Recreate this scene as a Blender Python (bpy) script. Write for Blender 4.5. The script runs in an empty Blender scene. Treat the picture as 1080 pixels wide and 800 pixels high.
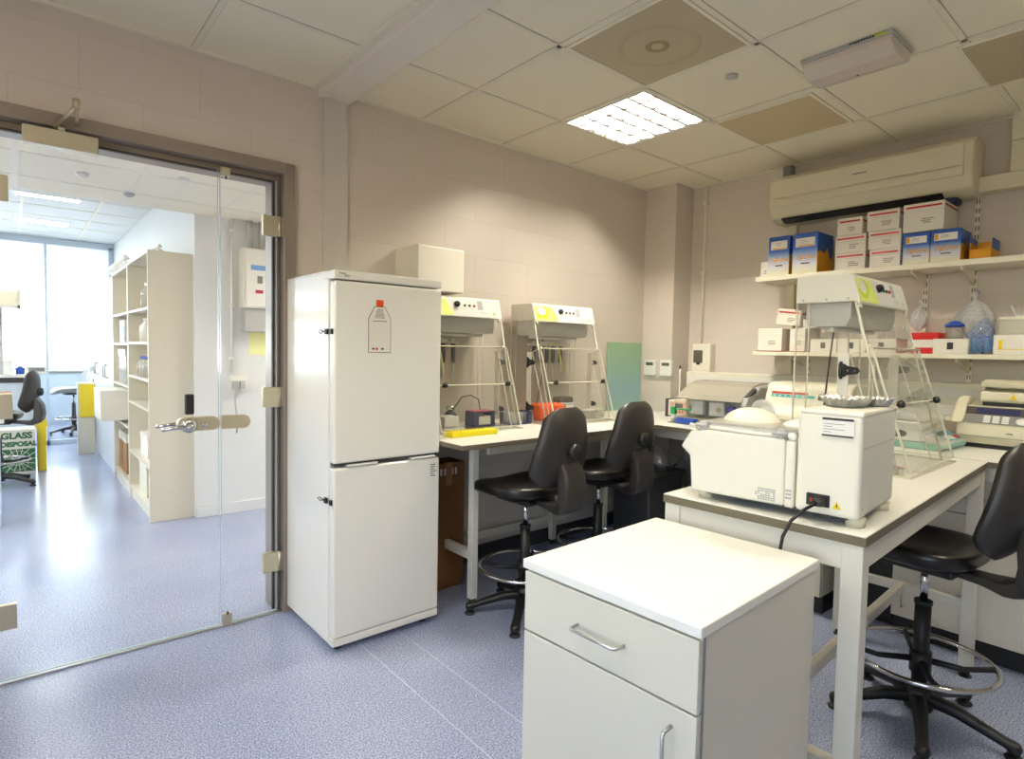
import bpy, bmesh, math, random
from mathutils import Vector, Matrix
random.seed(7)
C = bpy.context.scene.collection
PI = math.pi
R = math.radians

# ------------------------------------------------------------------ materials
def new_mat(name):
    m = bpy.data.materials.new(name); m.use_nodes = True
    nt = m.node_tree; nt.nodes.clear()
    out = nt.nodes.new('ShaderNodeOutputMaterial')
    return m, nt, out

def srgb(r, g, b):
    f = lambda c: (c/255/12.92 if c/255 <= .04045 else ((c/255+.055)/1.055)**2.4)
    return (f(r), f(g), f(b), 1)

def mat(name, col, rough=.5, metal=0, var=.03, scale=30, bump=0, spec=.5, coat=0, emit=None, es=0):
    """principled with a faint procedural mottling"""
    m, nt, out = new_mat(name)
    p = nt.nodes.new('ShaderNodeBsdfPrincipled')
    c = srgb(*col)
    tc = nt.nodes.new('ShaderNodeTexCoord')
    nz = nt.nodes.new('ShaderNodeTexNoise'); nz.inputs['Scale'].default_value = scale; nz.inputs['Detail'].default_value = 4
    nt.links.new(tc.outputs['Object'], nz.inputs['Vector'])
    mx = nt.nodes.new('ShaderNodeMix'); mx.data_type = 'RGBA'
    mx.inputs['A'].default_value = tuple(x*(1-var) for x in c[:3])+(1,)
    mx.inputs['B'].default_value = tuple(min(1, x*(1+var)) for x in c[:3])+(1,)
    nt.links.new(nz.outputs['Fac'], mx.inputs['Factor'])
    nt.links.new(mx.outputs['Result'], p.inputs['Base Color'])
    p.inputs['Roughness'].default_value = rough
    p.inputs['Metallic'].default_value = metal
    p.inputs['Specular IOR Level'].default_value = spec
    p.inputs['Coat Weight'].default_value = coat
    if bump:
        b = nt.nodes.new('ShaderNodeBump'); b.inputs['Strength'].default_value = bump; b.inputs['Distance'].default_value = .002
        nt.links.new(nz.outputs['Fac'], b.inputs['Height']); nt.links.new(b.outputs['Normal'], p.inputs['Normal'])
    if emit:
        p.inputs['Emission Color'].default_value = srgb(*emit); p.inputs['Emission Strength'].default_value = es
    nt.links.new(p.outputs['BSDF'], out.inputs['Surface'])
    return m

def glass_mat(name, tint=(.97, .985, .98), haze=0.0, hazecol=(235, 235, 225), ior=1.45, rough=.02, refl=1.0):
    m, nt, out = new_mat(name)
    tr = nt.nodes.new('ShaderNodeBsdfTransparent'); tr.inputs['Color'].default_value = tint+(1,)
    gl = nt.nodes.new('ShaderNodeBsdfGlossy'); gl.inputs['Roughness'].default_value = rough
    fr = nt.nodes.new('ShaderNodeFresnel'); fr.inputs['IOR'].default_value = ior
    mu = nt.nodes.new('ShaderNodeMath'); mu.operation = 'MULTIPLY'; mu.inputs[1].default_value = refl
    ge = nt.nodes.new('ShaderNodeNewGeometry'); iv = nt.nodes.new('ShaderNodeMath'); iv.operation = 'SUBTRACT'; iv.inputs[0].default_value = 1; iv.use_clamp = True
    nt.links.new(ge.outputs['Backfacing'], iv.inputs[1]); m0 = nt.nodes.new('ShaderNodeMath'); m0.operation = 'MULTIPLY'
    nt.links.new(fr.outputs[0], m0.inputs[0]); nt.links.new(iv.outputs[0], m0.inputs[1]); nt.links.new(m0.outputs[0], mu.inputs[0])
    a = nt.nodes.new('ShaderNodeMixShader')
    nt.links.new(mu.outputs[0], a.inputs[0]); nt.links.new(tr.outputs[0], a.inputs[1]); nt.links.new(gl.outputs[0], a.inputs[2])
    last = a
    if haze > 0:
        d = nt.nodes.new('ShaderNodeBsdfDiffuse'); d.inputs['Color'].default_value = srgb(*hazecol)
        nz = nt.nodes.new('ShaderNodeTexNoise'); nz.inputs['Scale'].default_value = 14
        mp = nt.nodes.new('ShaderNodeMapRange'); mp.inputs['To Min'].default_value = haze*.6; mp.inputs['To Max'].default_value = haze*1.4
        nt.links.new(nz.outputs['Fac'], mp.inputs['Value'])
        b = nt.nodes.new('ShaderNodeMixShader')
        nt.links.new(mp.outputs[0], b.inputs[0]); nt.links.new(a.outputs[0], b.inputs[1]); nt.links.new(d.outputs[0], b.inputs[2])
        last = b
    nt.links.new(last.outputs[0], out.inputs['Surface'])
    return m

def block_wall(name, axes, col, off=(0, 0)):
    """painted concrete blockwork: faint joints in colour and bump"""
    m, nt, out = new_mat(name)
    p = nt.nodes.new('ShaderNodeBsdfPrincipled'); p.inputs['Roughness'].default_value = .55
    g = nt.nodes.new('ShaderNodeNewGeometry')
    sp = nt.nodes.new('ShaderNodeSeparateXYZ'); cb = nt.nodes.new('ShaderNodeCombineXYZ')
    nt.links.new(g.outputs['Position'], sp.inputs[0])
    for i in (0, 1):
        ad = nt.nodes.new('ShaderNodeMath'); ad.operation = 'ADD'; ad.inputs[1].default_value = off[i]
        nt.links.new(sp.outputs[axes[i]], ad.inputs[0]); nt.links.new(ad.outputs[0], cb.inputs[i])
    br = nt.nodes.new('ShaderNodeTexBrick')
    br.inputs['Scale'].default_value = 1; br.inputs['Brick Width'].default_value = .45; br.inputs['Row Height'].default_value = .225
    br.inputs['Mortar Size'].default_value = .003; br.inputs['Mortar Smooth'].default_value = .6; br.inputs['Bias'].default_value = 0
    c = srgb(*col)
    br.inputs['Color1'].default_value = c; br.inputs['Color2'].default_value = tuple(x*.98 for x in c[:3])+(1,)
    br.inputs['Mortar'].default_value = tuple(x*.925 for x in c[:3])+(1,)
    nt.links.new(cb.outputs[0], br.inputs['Vector'])
    nz = nt.nodes.new('ShaderNodeTexNoise'); nz.inputs['Scale'].default_value = 90; nz.inputs['Detail'].default_value = 5
    nt.links.new(g.outputs['Position'], nz.inputs['Vector'])
    b1 = nt.nodes.new('ShaderNodeBump'); b1.inputs['Strength'].default_value = .3; b1.inputs['Distance'].default_value = .003; b1.invert = True
    nt.links.new(br.outputs['Fac'], b1.inputs['Height'])
    b2 = nt.nodes.new('ShaderNodeBump'); b2.inputs['Strength'].default_value = .12; b2.inputs['Distance'].default_value = .002
    nt.links.new(nz.outputs['Fac'], b2.inputs['Height']); nt.links.new(b1.outputs['Normal'], b2.inputs['Normal'])
    nt.links.new(br.outputs['Color'], p.inputs['Base Color']); nt.links.new(b2.outputs['Normal'], p.inputs['Normal'])
    nt.links.new(p.outputs['BSDF'], out.inputs['Surface'])
    return m

def floor_mat():
    m, nt, out = new_mat('speckled_vinyl')
    p = nt.nodes.new('ShaderNodeBsdfPrincipled'); p.inputs['Roughness'].default_value = .2; p.inputs['Specular IOR Level'].default_value = .5
    g = nt.nodes.new('ShaderNodeNewGeometry')
    n1 = nt.nodes.new('ShaderNodeTexNoise'); n1.inputs['Scale'].default_value = 1.3; n1.inputs['Detail'].default_value = 3
    n2 = nt.nodes.new('ShaderNodeTexNoise'); n2.inputs['Scale'].default_value = 170; n2.inputs['Detail'].default_value = 2
    n3 = nt.nodes.new('ShaderNodeTexVoronoi'); n3.inputs['Scale'].default_value = 110
    for n in (n1, n2, n3): nt.links.new(g.outputs['Position'], n.inputs['Vector'])
    r1 = nt.nodes.new('ShaderNodeValToRGB')
    r1.color_ramp.elements[0].position = .35; r1.color_ramp.elements[0].color = srgb(146, 155, 184)
    r1.color_ramp.elements[1].position = .65; r1.color_ramp.elements[1].color = srgb(158, 166, 192)
    nt.links.new(n1.outputs['Fac'], r1.inputs[0])
    r2 = nt.nodes.new('ShaderNodeValToRGB')
    e = r2.color_ramp.elements
    e[0].position = .38; e[0].color = (.5, .53, .64, 1); e[1].position = .60; e[1].color = (1.55, 1.5, 1.4, 1)
    x = e.new(.46); x.color = (1, 1, 1, 1); x = e.new(.54); x.color = (1, 1, 1, 1)
    nt.links.new(n2.outputs['Fac'], r2.inputs[0])
    mx = nt.nodes.new('ShaderNodeMix'); mx.data_type = 'RGBA'; mx.blend_type = 'MULTIPLY'; mx.inputs['Factor'].default_value = 1
    nt.links.new(r1.outputs[0], mx.inputs['A']); nt.links.new(r2.outputs[0], mx.inputs['B'])
    # white chips
    r3 = nt.nodes.new('ShaderNodeValToRGB'); r3.color_ramp.elements[0].position = .12; r3.color_ramp.elements[0].color = (1, 1, 1, 1)
    r3.color_ramp.elements[1].position = .2; r3.color_ramp.elements[1].color = (0, 0, 0, 1)
    nt.links.new(n3.outputs['Distance'], r3.inputs[0])
    mm = nt.nodes.new('ShaderNodeMath'); mm.operation = 'MULTIPLY'; mm.inputs[1].default_value = .85
    nt.links.new(r3.outputs[0], mm.inputs[0])
    m2 = nt.nodes.new('ShaderNodeMix'); m2.data_type = 'RGBA'; m2.inputs['B'].default_value = srgb(222, 220, 220)
    nt.links.new(mm.outputs[0], m2.inputs['Factor']); nt.links.new(mx.outputs['Result'], m2.inputs['A'])
    nt.links.new(m2.outputs['Result'], p.inputs['Base Color'])
    nt.links.new(p.outputs['BSDF'], out.inputs['Surface'])
    return m

def dots_mat(name, base, dark, scale):
    """perforated metal tile"""
    m, nt, out = new_mat(name)
    p = nt.nodes.new('ShaderNodeBsdfPrincipled'); p.inputs['Roughness'].default_value = .5
    g = nt.nodes.new('ShaderNodeNewGeometry')
    v = nt.nodes.new('ShaderNodeTexVoronoi'); v.inputs['Scale'].default_value = scale; v.inputs['Randomness'].default_value = 0
    nt.links.new(g.outputs['Position'], v.inputs['Vector'])
    r = nt.nodes.new('ShaderNodeValToRGB')
    r.color_ramp.elements[0].position = .28; r.color_ramp.elements[0].color = srgb(*dark)
    r.color_ramp.elements[1].position = .4; r.color_ramp.elements[1].color = srgb(*base)
    nt.links.new(v.outputs['Distance'], r.inputs[0]); nt.links.new(r.outputs[0], p.inputs['Base Color'])
    nt.links.new(p.outputs['BSDF'], out.inputs['Surface'])
    return m

def ramp_mat(name, axis, stops, rough=.5, lo=0, hi=1, metal=0):
    """colour printed along one object axis"""
    m, nt, out = new_mat(name)
    p = nt.nodes.new('ShaderNodeBsdfPrincipled'); p.inputs['Roughness'].default_value = rough; p.inputs['Metallic'].default_value = metal
    tc = nt.nodes.new('ShaderNodeTexCoord'); sp = nt.nodes.new('ShaderNodeSeparateXYZ')
    nt.links.new(tc.outputs['Object'], sp.inputs[0])
    mp = nt.nodes.new('ShaderNodeMapRange'); mp.inputs['From Min'].default_value = lo; mp.inputs['From Max'].default_value = hi
    nt.links.new(sp.outputs[axis], mp.inputs['Value'])
    r = nt.nodes.new('ShaderNodeValToRGB'); e = r.color_ramp.elements
    e[0].position = stops[0][0]; e[0].color = srgb(*stops[0][1]); e[1].position = stops[-1][0]; e[1].color = srgb(*stops[-1][1])
    for s, c in stops[1:-1]:
        x = e.new(s); x.color = srgb(*c)
    nt.links.new(mp.outputs[0], r.inputs[0]); nt.links.new(r.outputs[0], p.inputs['Base Color'])
    nt.links.new(p.outputs['BSDF'], out.inputs['Surface'])
    return m

def emit_mat(name, col, s):
    m, nt, out = new_mat(name)
    e = nt.nodes.new('ShaderNodeEmission'); e.inputs['Color'].default_value = col+(1,); e.inputs['Strength'].default_value = s
    nt.links.new(e.outputs[0], out.inputs['Surface'])
    return m

def translucent_mat(name, col, t=.5):
    m, nt, out = new_mat(name)
    d = nt.nodes.new('ShaderNodeBsdfDiffuse'); d.inputs['Color'].default_value = srgb(*col)
    t_ = nt.nodes.new('ShaderNodeBsdfTranslucent'); t_.inputs['Color'].default_value = srgb(*col)
    wv = nt.nodes.new('ShaderNodeTexNoise'); wv.inputs['Scale'].default_value = 4
    a = nt.nodes.new('ShaderNodeMixShader'); a.inputs[0].default_value = t
    nt.links.new(d.outputs[0], a.inputs[1]); nt.links.new(t_.outputs[0], a.inputs[2]); nt.links.new(a.outputs[0], out.inputs['Surface'])
    return m

WALLC = (216, 206, 195)
M = dict(
    wall_x=block_wall('painted_block_long', (0, 2), WALLC, (.22, .06)),
    wall_y=block_wall('painted_block_end', (1, 2), WALLC, (0, .06)),
    plain_wall=mat('painted_plaster', (208, 202, 194), .6, bump=.05, scale=80),
    lab_wall=mat('lab_plaster', (226, 228, 226), .6, bump=.05, scale=80),
    floor=floor_mat(),
    ceil=mat('ceiling_tile', (246, 239, 216), .8, var=.015, scale=6, bump=.15),
    grid=mat('ceiling_grid', (240, 234, 214), .5),
    shadow_gap=mat('ceiling_shadow_gap', (186, 178, 156), .8),  # darker tone paints the shadow gap beside the ceiling bars
    beam=mat('beam_paint', (236, 228, 216), .5),
    vent=dots_mat('perforated_vent', (196, 184, 156), (156, 142, 112), 110),
    vent_fine=mat('mesh_vent', (198, 182, 146), .7, var=.05, scale=400),
    white=mat('white_enamel', (238, 236, 229), .28, coat=.3, var=.01),
    fridge=mat('fridge_enamel', (236, 231, 217), .22, coat=.4, var=.01),
    cream=mat('cream_plastic', (236, 230, 208), .4, var=.01),
    cream2=mat('aged_cream_plastic', (222, 214, 186), .45, var=.02),
    offwhite=mat('off_white_case', (238, 233, 216), .38, var=.01),
    melamine=mat('melamine', (220, 213, 194), .4, var=.01),
    worktop=mat('worktop_laminate', (240, 237, 226), .32, var=.01),
    wedge=mat('worktop_edge', (108, 98, 78), .55),
    frame=mat('bench_frame_paint', (222, 216, 200), .4, var=.02),
    doorframe=mat('bronze_paint', (148, 136, 124), .35, metal=.25, var=.02),
    gasket=mat('dark_gasket', (52, 46, 42), .6),
    steel=mat('brushed_steel', (212, 202, 174), .36, metal=.8, var=.05, scale=80),
    chrome=mat('chrome', (215, 213, 210), .1, metal=1),
    alu=mat('satin_aluminium', (196, 196, 194), .35, metal=.9),
    black=mat('black_plastic', (22, 21, 20), .45, var=.1),
    vinyl=mat('black_vinyl', (24, 21, 19), .33, var=.08, scale=60, bump=.06),
    shell=mat('dark_grey_shell', (48, 44, 40), .42, var=.08, scale=90, bump=.1),
    dark=mat('dark_grey', (58, 58, 60), .5),
    grey=mat('mid_grey', (128, 128, 124), .5),
    lgrey=mat('light_grey', (182, 182, 178), .5),
    brownbox=mat('cardboard', (158, 118, 74), .8, var=.05, bump=.08),
    darkbrown=mat('brown_cardboard', (120, 82, 42), .8, var=.06),
    card=mat('white_card', (236, 231, 218), .6, var=.015),
    red=mat('red_print', (196, 42, 36), .5),
    redcard=mat('red_card', (206, 30, 26), .5),
    orange=mat('orange_plastic', (252, 104, 34), .35, spec=.4),
    yellow=mat('yellow_plastic', (244, 226, 30), .4),
    clinical=mat('clinical_yellow', (236, 208, 36), .45),
    lime=mat('lime_print', (196, 220, 40), .4),
    limelight=mat('pale_lime_print', (228, 236, 130), .4),
    green=mat('green_print', (52, 108, 62), .6),
    greenp=mat('green_plastic', (20, 160, 90), .4),
    blue=mat('blue_card', (38, 84, 168), .45),
    bluep=mat('blue_plastic', (28, 74, 170), .4),
    skyp=mat('pale_blue_plastic', (108, 158, 206), .4),
    navy=mat('navy_plastic', (44, 50, 86), .45),
    teal=mat('teal_base', (150, 206, 190), .4),
    tealp=mat('teal_print', (70, 180, 172), .4),
    amber=mat('amber_card', (226, 160, 20), .5),
    inkgrey=mat('grey_ink', (120, 116, 110), .6),
    ink=mat('dark_ink', (50, 46, 44), .6),
    pinkred=mat('crimson_pack', (176, 40, 78), .35),
    warn=mat('warning_yellow', (240, 208, 20), .5),
    screen=mat('lcd_screen', (96, 102, 90), .25),
    bluescreen=mat('blue_display', (38, 44, 84), .2),
    smoke=mat('smoked_plastic', (92, 84, 72), .2, coat=.3),
    window_grey=mat('grey_blue_reflector', (206, 206, 200), .35, metal=.15),
    glass=glass_mat('clear_glass', (.99, .995, .993), ior=1.45),
    glass_edge=mat('glass_edge', (178, 196, 200), .15, spec=.6),
    acrylic=glass_mat('clear_acrylic', (.993, .992, .982), haze=.018),
    acryl_edge=mat('acrylic_lit_edge', (232, 228, 206), .25),  # bright cream puts the light gathered at acrylic edges into the colour
    baggy=glass_mat('clear_bag', (.93, .94, .96), haze=.4, hazecol=(228, 227, 224), rough=.15, ior=1.6),
    bluebag=glass_mat('blue_bag', (.82, .88, .96), haze=.3, hazecol=(180, 198, 232), rough=.15, ior=1.6),
    cleartub=glass_mat('clear_tub', (.93, .92, .9), haze=.2, rough=.1),
    darkbag=glass_mat('dark_clear_bag', (.85, .85, .85), haze=.1, hazecol=(190, 190, 195), rough=.12, ior=1.6),
    foil=mat('aluminium_foil', (228, 226, 218), .28, metal=.8, var=.15, scale=120, bump=1),
    board=ramp_mat('iridescent_green_board', 2, [(0, (150, 188, 176)), (.35, (146, 180, 188)), (.6, (148, 184, 172)), (1, (152, 186, 148))], rough=.3, lo=0, hi=.5),
    blind=translucent_mat('blind_fabric', (238, 240, 242), .55),
    yellowpaper=mat('yellow_paper', (240, 240, 172), .7),
    bluesteel=mat('pale_grey_cupboard', (214, 220, 226), .4),
    bench_grey=mat('lab_bench_grey', (186, 198, 208), .45),
    backlight=mat('upholstery_blue_edge', (120, 170, 196), .5),
    wood=mat('pale_wood', (206, 170, 120), .5),
)
M['panel_on'] = emit_mat('fluorescent_diffuser', (1, .91, .735), 22.0)
M['tube_on'] = emit_mat('fluorescent_tube', (1, .915, .745), 215.0)
M['tube_bright'] = emit_mat('fluorescent_tube_bright', (1, .925, .78), 400.0)
M['panel_cool'] = emit_mat('daylight_tube_diffuser', (.90, .96, 1.0), 26.0)
M['panel_hall'] = emit_mat('hall_tube_diffuser', (1, .95, .84), 58.0)
M['spot_on'] = emit_mat('downlight_lens', (1, .96, .88), 6.0)

# ------------------------------------------------------------------ mesh building
class MB:
    def __init__(s): s.bm = bmesh.new(); s.mats = []
    def mi(s, m):
        if m is None: return 0
        if m not in s.mats: s.mats.append(m)
        return s.mats.index(m)
    def _merge(s, t, m=None, smooth=False, M4=None):
        if M4 is not None: bmesh.ops.transform(t, matrix=M4, verts=t.verts)
        i = s.mi(m)
        for f in t.faces:
            f.material_index = i; f.smooth = smooth
        me = bpy.data.meshes.new('t'); t.to_mesh(me); t.free()
        s.bm.from_mesh(me); bpy.data.meshes.remove(me)
    def box(s, x0, x1, y0, y1, z0, z1, bev=0, seg=2, m=None, M4=None):
        t = bmesh.new(); bmesh.ops.create_cube(t, size=1)
        for v in t.verts:
            v.co = Vector(((x0+x1)/2+v.co.x*(x1-x0), (y0+y1)/2+v.co.y*(y1-y0), (z0+z1)/2+v.co.z*(z1-z0)))
        if bev: bmesh.ops.bevel(t, geom=list(t.edges), offset=bev, segments=seg, affect='EDGES', profile=.5)
        s._merge(t, m, False, M4); return s
    def prism(s, pts, axis, a, b, bev=0, m=None, M4=None, seg=2):
        """pts: 2D outline in the two remaining axes (order x,y,z without axis)"""
        t = bmesh.new()
        def P(u, v, w):
            return {'x': (w, u, v), 'y': (u, w, v), 'z': (u, v, w)}[axis]
        A = [t.verts.new(P(u, v, a)) for u, v in pts]; B = [t.verts.new(P(u, v, b)) for u, v in pts]
        n = len(pts); t.faces.new(A); t.faces.new(B[::-1])
        for i in range(n): t.faces.new([A[i], B[i], B[(i+1) % n], A[(i+1) % n]])
        bmesh.ops.recalc_face_normals(t, faces=t.faces)
        if bev: bmesh.ops.bevel(t, geom=list(t.edges), offset=bev, segments=seg, affect='EDGES', profile=.5)
        s._merge(t, m, False, M4); return s
    def tube(s, pts, r, n=10, m=None, closed=False, caps=True, M4=None):
        t = bmesh.new(); pts = [Vector(p) for p in pts]; rings = []; N = len(pts); up = None
        rr = r if isinstance(r, (list, tuple)) else [r]*N
        for i, p in enumerate(pts):
            if closed: d = (pts[(i+1) % N]-pts[i-1]).normalized()
            else: d = (pts[min(i+1, N-1)]-pts[max(i-1, 0)]).normalized()
            if up is None: up = Vector((0, 0, 1)) if abs(d.z) < .9 else Vector((1, 0, 0))
            sd = d.cross(up).normalized(); up = sd.cross(d).normalized()
            rings.append([t.verts.new(p+(sd*math.cos(a)+up*math.sin(a))*rr[i]) for a in [2*PI*k/n for k in range(n)]])
        for i in range(N if closed else N-1):
            a, b = rings[i], rings[(i+1) % N]
            for k in range(n): t.faces.new([a[k], a[(k+1) % n], b[(k+1) % n], b[k]])
        if caps and not closed: t.faces.new(rings[0][::-1]); t.faces.new(rings[-1])
        bmesh.ops.recalc_face_normals(t, faces=t.faces)
        s._merge(t, m, True, M4); return s
    def cyl(s, p, q, r, n=20, m=None, r2=None, M4=None, smooth=True):
        r2 = r if r2 is None else r2
        t = bmesh.new(); p = Vector(p); q = Vector(q); d = (q-p).normalized()
        up = Vector((0, 0, 1)) if abs(d.z) < .9 else Vector((1, 0, 0))
        sd = d.cross(up).normalized(); u = sd.cross(d)
        a = [t.verts.new(p+(sd*math.cos(k*2*PI/n)+u*math.sin(k*2*PI/n))*r) for k in range(n)]
        b = [t.verts.new(q+(sd*math.cos(k*2*PI/n)+u*math.sin(k*2*PI/n))*r2) for k in range(n)]
        t.faces.new(a[::-1]); t.faces.new(b)
        for k in range(n): t.faces.new([a[k], a[(k+1) % n], b[(k+1) % n], b[k]])
        bmesh.ops.recalc_face_normals(t, faces=t.faces)
        i = s.mi(m)
        if M4 is not None: bmesh.ops.transform(t, matrix=M4, verts=t.verts)
        for f in t.faces: f.material_index = i; f.smooth = smooth and len(f.verts) == 4
        me = bpy.data.meshes.new('t'); t.to_mesh(me); t.free(); s.bm.from_mesh(me); bpy.data.meshes.remove(me)
        return s
    def lathe(s, prof, c=(0, 0, 0), n=28, m=None, M4=None, sx=1, sy=1, caps=True):
        t = bmesh.new(); rings = []
        for r, z in prof:
            rings.append([t.verts.new((c[0]+r*sx*math.cos(k*2*PI/n), c[1]+r*sy*math.sin(k*2*PI/n), c[2]+z)) for k in range(n)])
        for a, b in zip(rings, rings[1:]):
            for k in range(n): t.faces.new([a[k], a[(k+1) % n], b[(k+1) % n], b[k]])
        if caps and prof[0][0] > 1e-5: t.faces.new(rings[0][::-1])
        if caps and prof[-1][0] > 1e-5: t.faces.new(rings[-1])
        bmesh.ops.remove_doubles(t, verts=t.verts, dist=1e-6)
        bmesh.ops.recalc_face_normals(t, faces=t.faces)
        s._merge(t, m, True, M4); return s
    def grid(s, fn, nu, nv, m=None, thick=0, closed_u=False, M4=None, smooth=True):
        t = bmesh.new()
        V = [[t.verts.new(fn(i/(nu), j/(nv))) for j in range(nv+1)] for i in range(nu if closed_u else nu+1)]
        for i in range(nu):
            for j in range(nv):
                a = V[i][j]; b = V[(i+1) % len(V)][j]; c = V[(i+1) % len(V)][j+1]; d = V[i][j+1]
                try: t.faces.new([a, b, c, d])
                except ValueError: pass
        bmesh.ops.remove_doubles(t, verts=t.verts, dist=1e-6)
        bmesh.ops.recalc_face_normals(t, faces=t.faces)
        if thick:
            bmesh.ops.solidify(t, geom=list(t.faces), thickness=thick)
        s._merge(t, m, smooth, M4); return s
    def superell(s, c, rx, ry, rz, e1=.35, e2=.5, nu=36, nv=18, m=None, bend=None, M4=None):
        sg = lambda v, e: math.copysign(abs(v)**e, v)
        def fn(u, v):
            a = u*2*PI; b = (v-.5)*PI
            x = rx*sg(math.cos(b), e1)*sg(math.cos(a), e2); y = ry*sg(math.cos(b), e1)*sg(math.sin(a), e2); z = rz*sg(math.sin(b), e1)
            if bend: x, y, z = bend(x, y, z)
            return (c[0]+x, c[1]+y, c[2]+z)
        return s.grid(fn, nu, nv, m=m, closed_u=True, M4=M4)

def obj(name, mb, m=None, parent=None, rot=None, loc=None):
    me = bpy.data.meshes.new(name)
    if m is not None and not isinstance(m, str) and mb.mats and m not in mb.mats:
        # default material goes to slot 0: faces were indexed against mb.mats, shift them
        for f in mb.bm.faces: pass
    mb.bm.to_mesh(me); mb.bm.free()
    if mb.mats:
        for x in mb.mats: me.materials.append(M[x] if isinstance(x, str) else x)
    else:
        me.materials.append(M[m] if isinstance(m, str) else m)
    o = bpy.data.objects.new(name, me); C.objects.link(o)
    if parent is not None: o.parent = parent
    if loc: o.location = loc
    if rot: o.rotation_euler = rot
    return o

def thing(name, label, cat, loc=(0, 0, 0), rz=0, group=None):
    o = bpy.data.objects.new(name, None); o.empty_display_size = .05; C.objects.link(o)
    o.location = loc; o.rotation_euler = (0, 0, rz); o['label'] = label; o['category'] = cat
    if group: o['group'] = group
    return o

def tag(o, label, cat, group=None, kind=None):
    o['label'] = label; o['category'] = cat
    if group: o['group'] = group
    if kind: o['kind'] = kind
    return o

def struct(name, mb, m=None, parent=None):
    o = obj(name, mb, m, parent); o['kind'] = 'structure'; return o

def lab(o, text): o['label'] = text; return o

def dup(root, loc, rz=0, label=None, group=None):
    r = root.copy(); C.objects.link(r); r.location = loc; r.rotation_euler = (0, 0, rz)
    if label: r['label'] = label
    if group: r['group'] = group
    for ch in list(root.children):
        c = ch.copy(); C.objects.link(c); c.parent = r
        for g in list(ch.children):
            d = g.copy(); C.objects.link(d); d.parent = c
    return r

def rename(o, n): o.name = n; return o

def text(name, s, size, parent, origin, xdir, up, m, align='LEFT', shear=0, bold=0):
    """flat lettering as a thin mesh; xdir/up: reading and up directions (parent space)"""
    cu = bpy.data.curves.new(name, 'FONT'); cu.body = s; cu.size = size; cu.align_x = align; cu.extrude = .0004; cu.shear = shear; cu.offset = bold
    t = bpy.data.objects.new('t', cu); C.objects.link(t)
    dg = bpy.context.evaluated_depsgraph_get()
    me = bpy.data.meshes.new_from_object(t.evaluated_get(dg)); C.objects.unlink(t); bpy.data.objects.remove(t)
    x = Vector(xdir).normalized(); u = Vector(up).normalized(); n = x.cross(u)
    mat4 = Matrix((x, u, n)).transposed().to_4x4(); mat4.translation = Vector(origin)
    me.transform(mat4); me.materials.clear(); me.materials.append(M[m])
    o = bpy.data.objects.new(name, me); C.objects.link(o); o.parent = parent
    return o

def quad_on(mb, o, x, u, w, h, m, t=.0008, at=(0, 0)):
    """thin printed rectangle: centre offset at, width w along x, height h along u"""
    x = Vector(x).normalized(); u = Vector(u).normalized(); n = x.cross(u)
    M4 = Matrix((x, u, n)).transposed().to_4x4(); M4.translation = Vector(o)
    mb.box(at[0]-w/2, at[0]+w/2, at[1]-h/2, at[1]+h/2, 0, t, m=m, M4=M4)
    return mb

# ------------------------------------------------------------------ camera
cam_d = bpy.data.cameras.new('camera'); cam = bpy.data.objects.new('camera', cam_d); C.objects.link(cam)
yaw, pitch, roll = R(49.69567494), R(-2.76242438), R(1.11375832)
Fv = Vector((math.cos(yaw)*math.cos(pitch), math.sin(yaw)*math.cos(pitch), math.sin(pitch)))
rv = Fv.cross(Vector((0, 0, 1))).normalized(); uv = rv.cross(Fv)
r2 = rv*math.cos(roll)+uv*math.sin(roll); u2 = -rv*math.sin(roll)+uv*math.cos(roll)
mw = Matrix((r2, u2, -Fv)).transposed().to_4x4(); mw.translation = Vector((0, 0, 1.375))
cam.matrix_world = mw
cam_d.sensor_width = 36; cam_d.lens = 36*622.62/1080; cam_d.clip_start = .05
bpy.context.scene.camera = cam

CZ = 2.715      # ceiling of the room
YW = 3.053      # wall with the glass doors
XB = 4.235      # back wall
# ------------------------------------------------------------------ shell
struct('floor', MB().box(-3.2, 4.6, -2.6, 13.4, -.1, 0), 'floor')
struct('floor_seam', MB().box(1.212, 1.217, -2.4, 3.05, 0, .0004).box(1.418, 1.422, -2.4, 3.05, 0, .0004), mat('weld_seam', (176, 184, 206), .4))
w = MB()
w.box(-1.8, -.19, YW, YW+.15, 0, 2.9); w.box(1.09, 4.4, YW, YW+.15, 0, 2.9); w.box(-.19, 1.09, YW, YW+.15, 2.275, 2.9)
struct('wall_left', w, 'wall_x')
struct('wall_back', MB().box(XB, XB+.15, -2.4, YW, 0, 2.9), 'wall_y')
struct('wall_corner_pier', MB().box(4.0, XB, 2.762, YW, 0, 2.9), 'wall_y')
struct('wall_door_pier', MB().box(1.258, 1.39, YW-.02, YW, 0, CZ), 'plain_wall')
struct('wall_right', MB().box(-1.8, 4.4, -2.55, -2.4, 0, 2.9), 'wall_x')
struct('wall_front', MB().box(-1.95, -1.8, -2.4, -1.5, 0, 2.9).box(-1.95, -1.8, 1.5, YW+.15, 0, 2.9).box(-1.95, -1.8, -1.5, 1.5, 0, .9).box(-1.95, -1.8, -1.5, 1.5, 2.4, 2.9), 'wall_y')
wf = MB()
for y in (-1.5, -.5, .5, 1.47): wf.box(-1.9, -1.84, y, y+.03, .9, 2.4)
wf.box(-1.9, -1.84, -1.5, 1.5, .9, .93).box(-1.9, -1.84, -1.5, 1.5, 2.37, 2.4)
struct('added_window', wf, 'bluesteel')  # unseen window, added behind the camera to frame the fill lamp
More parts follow.
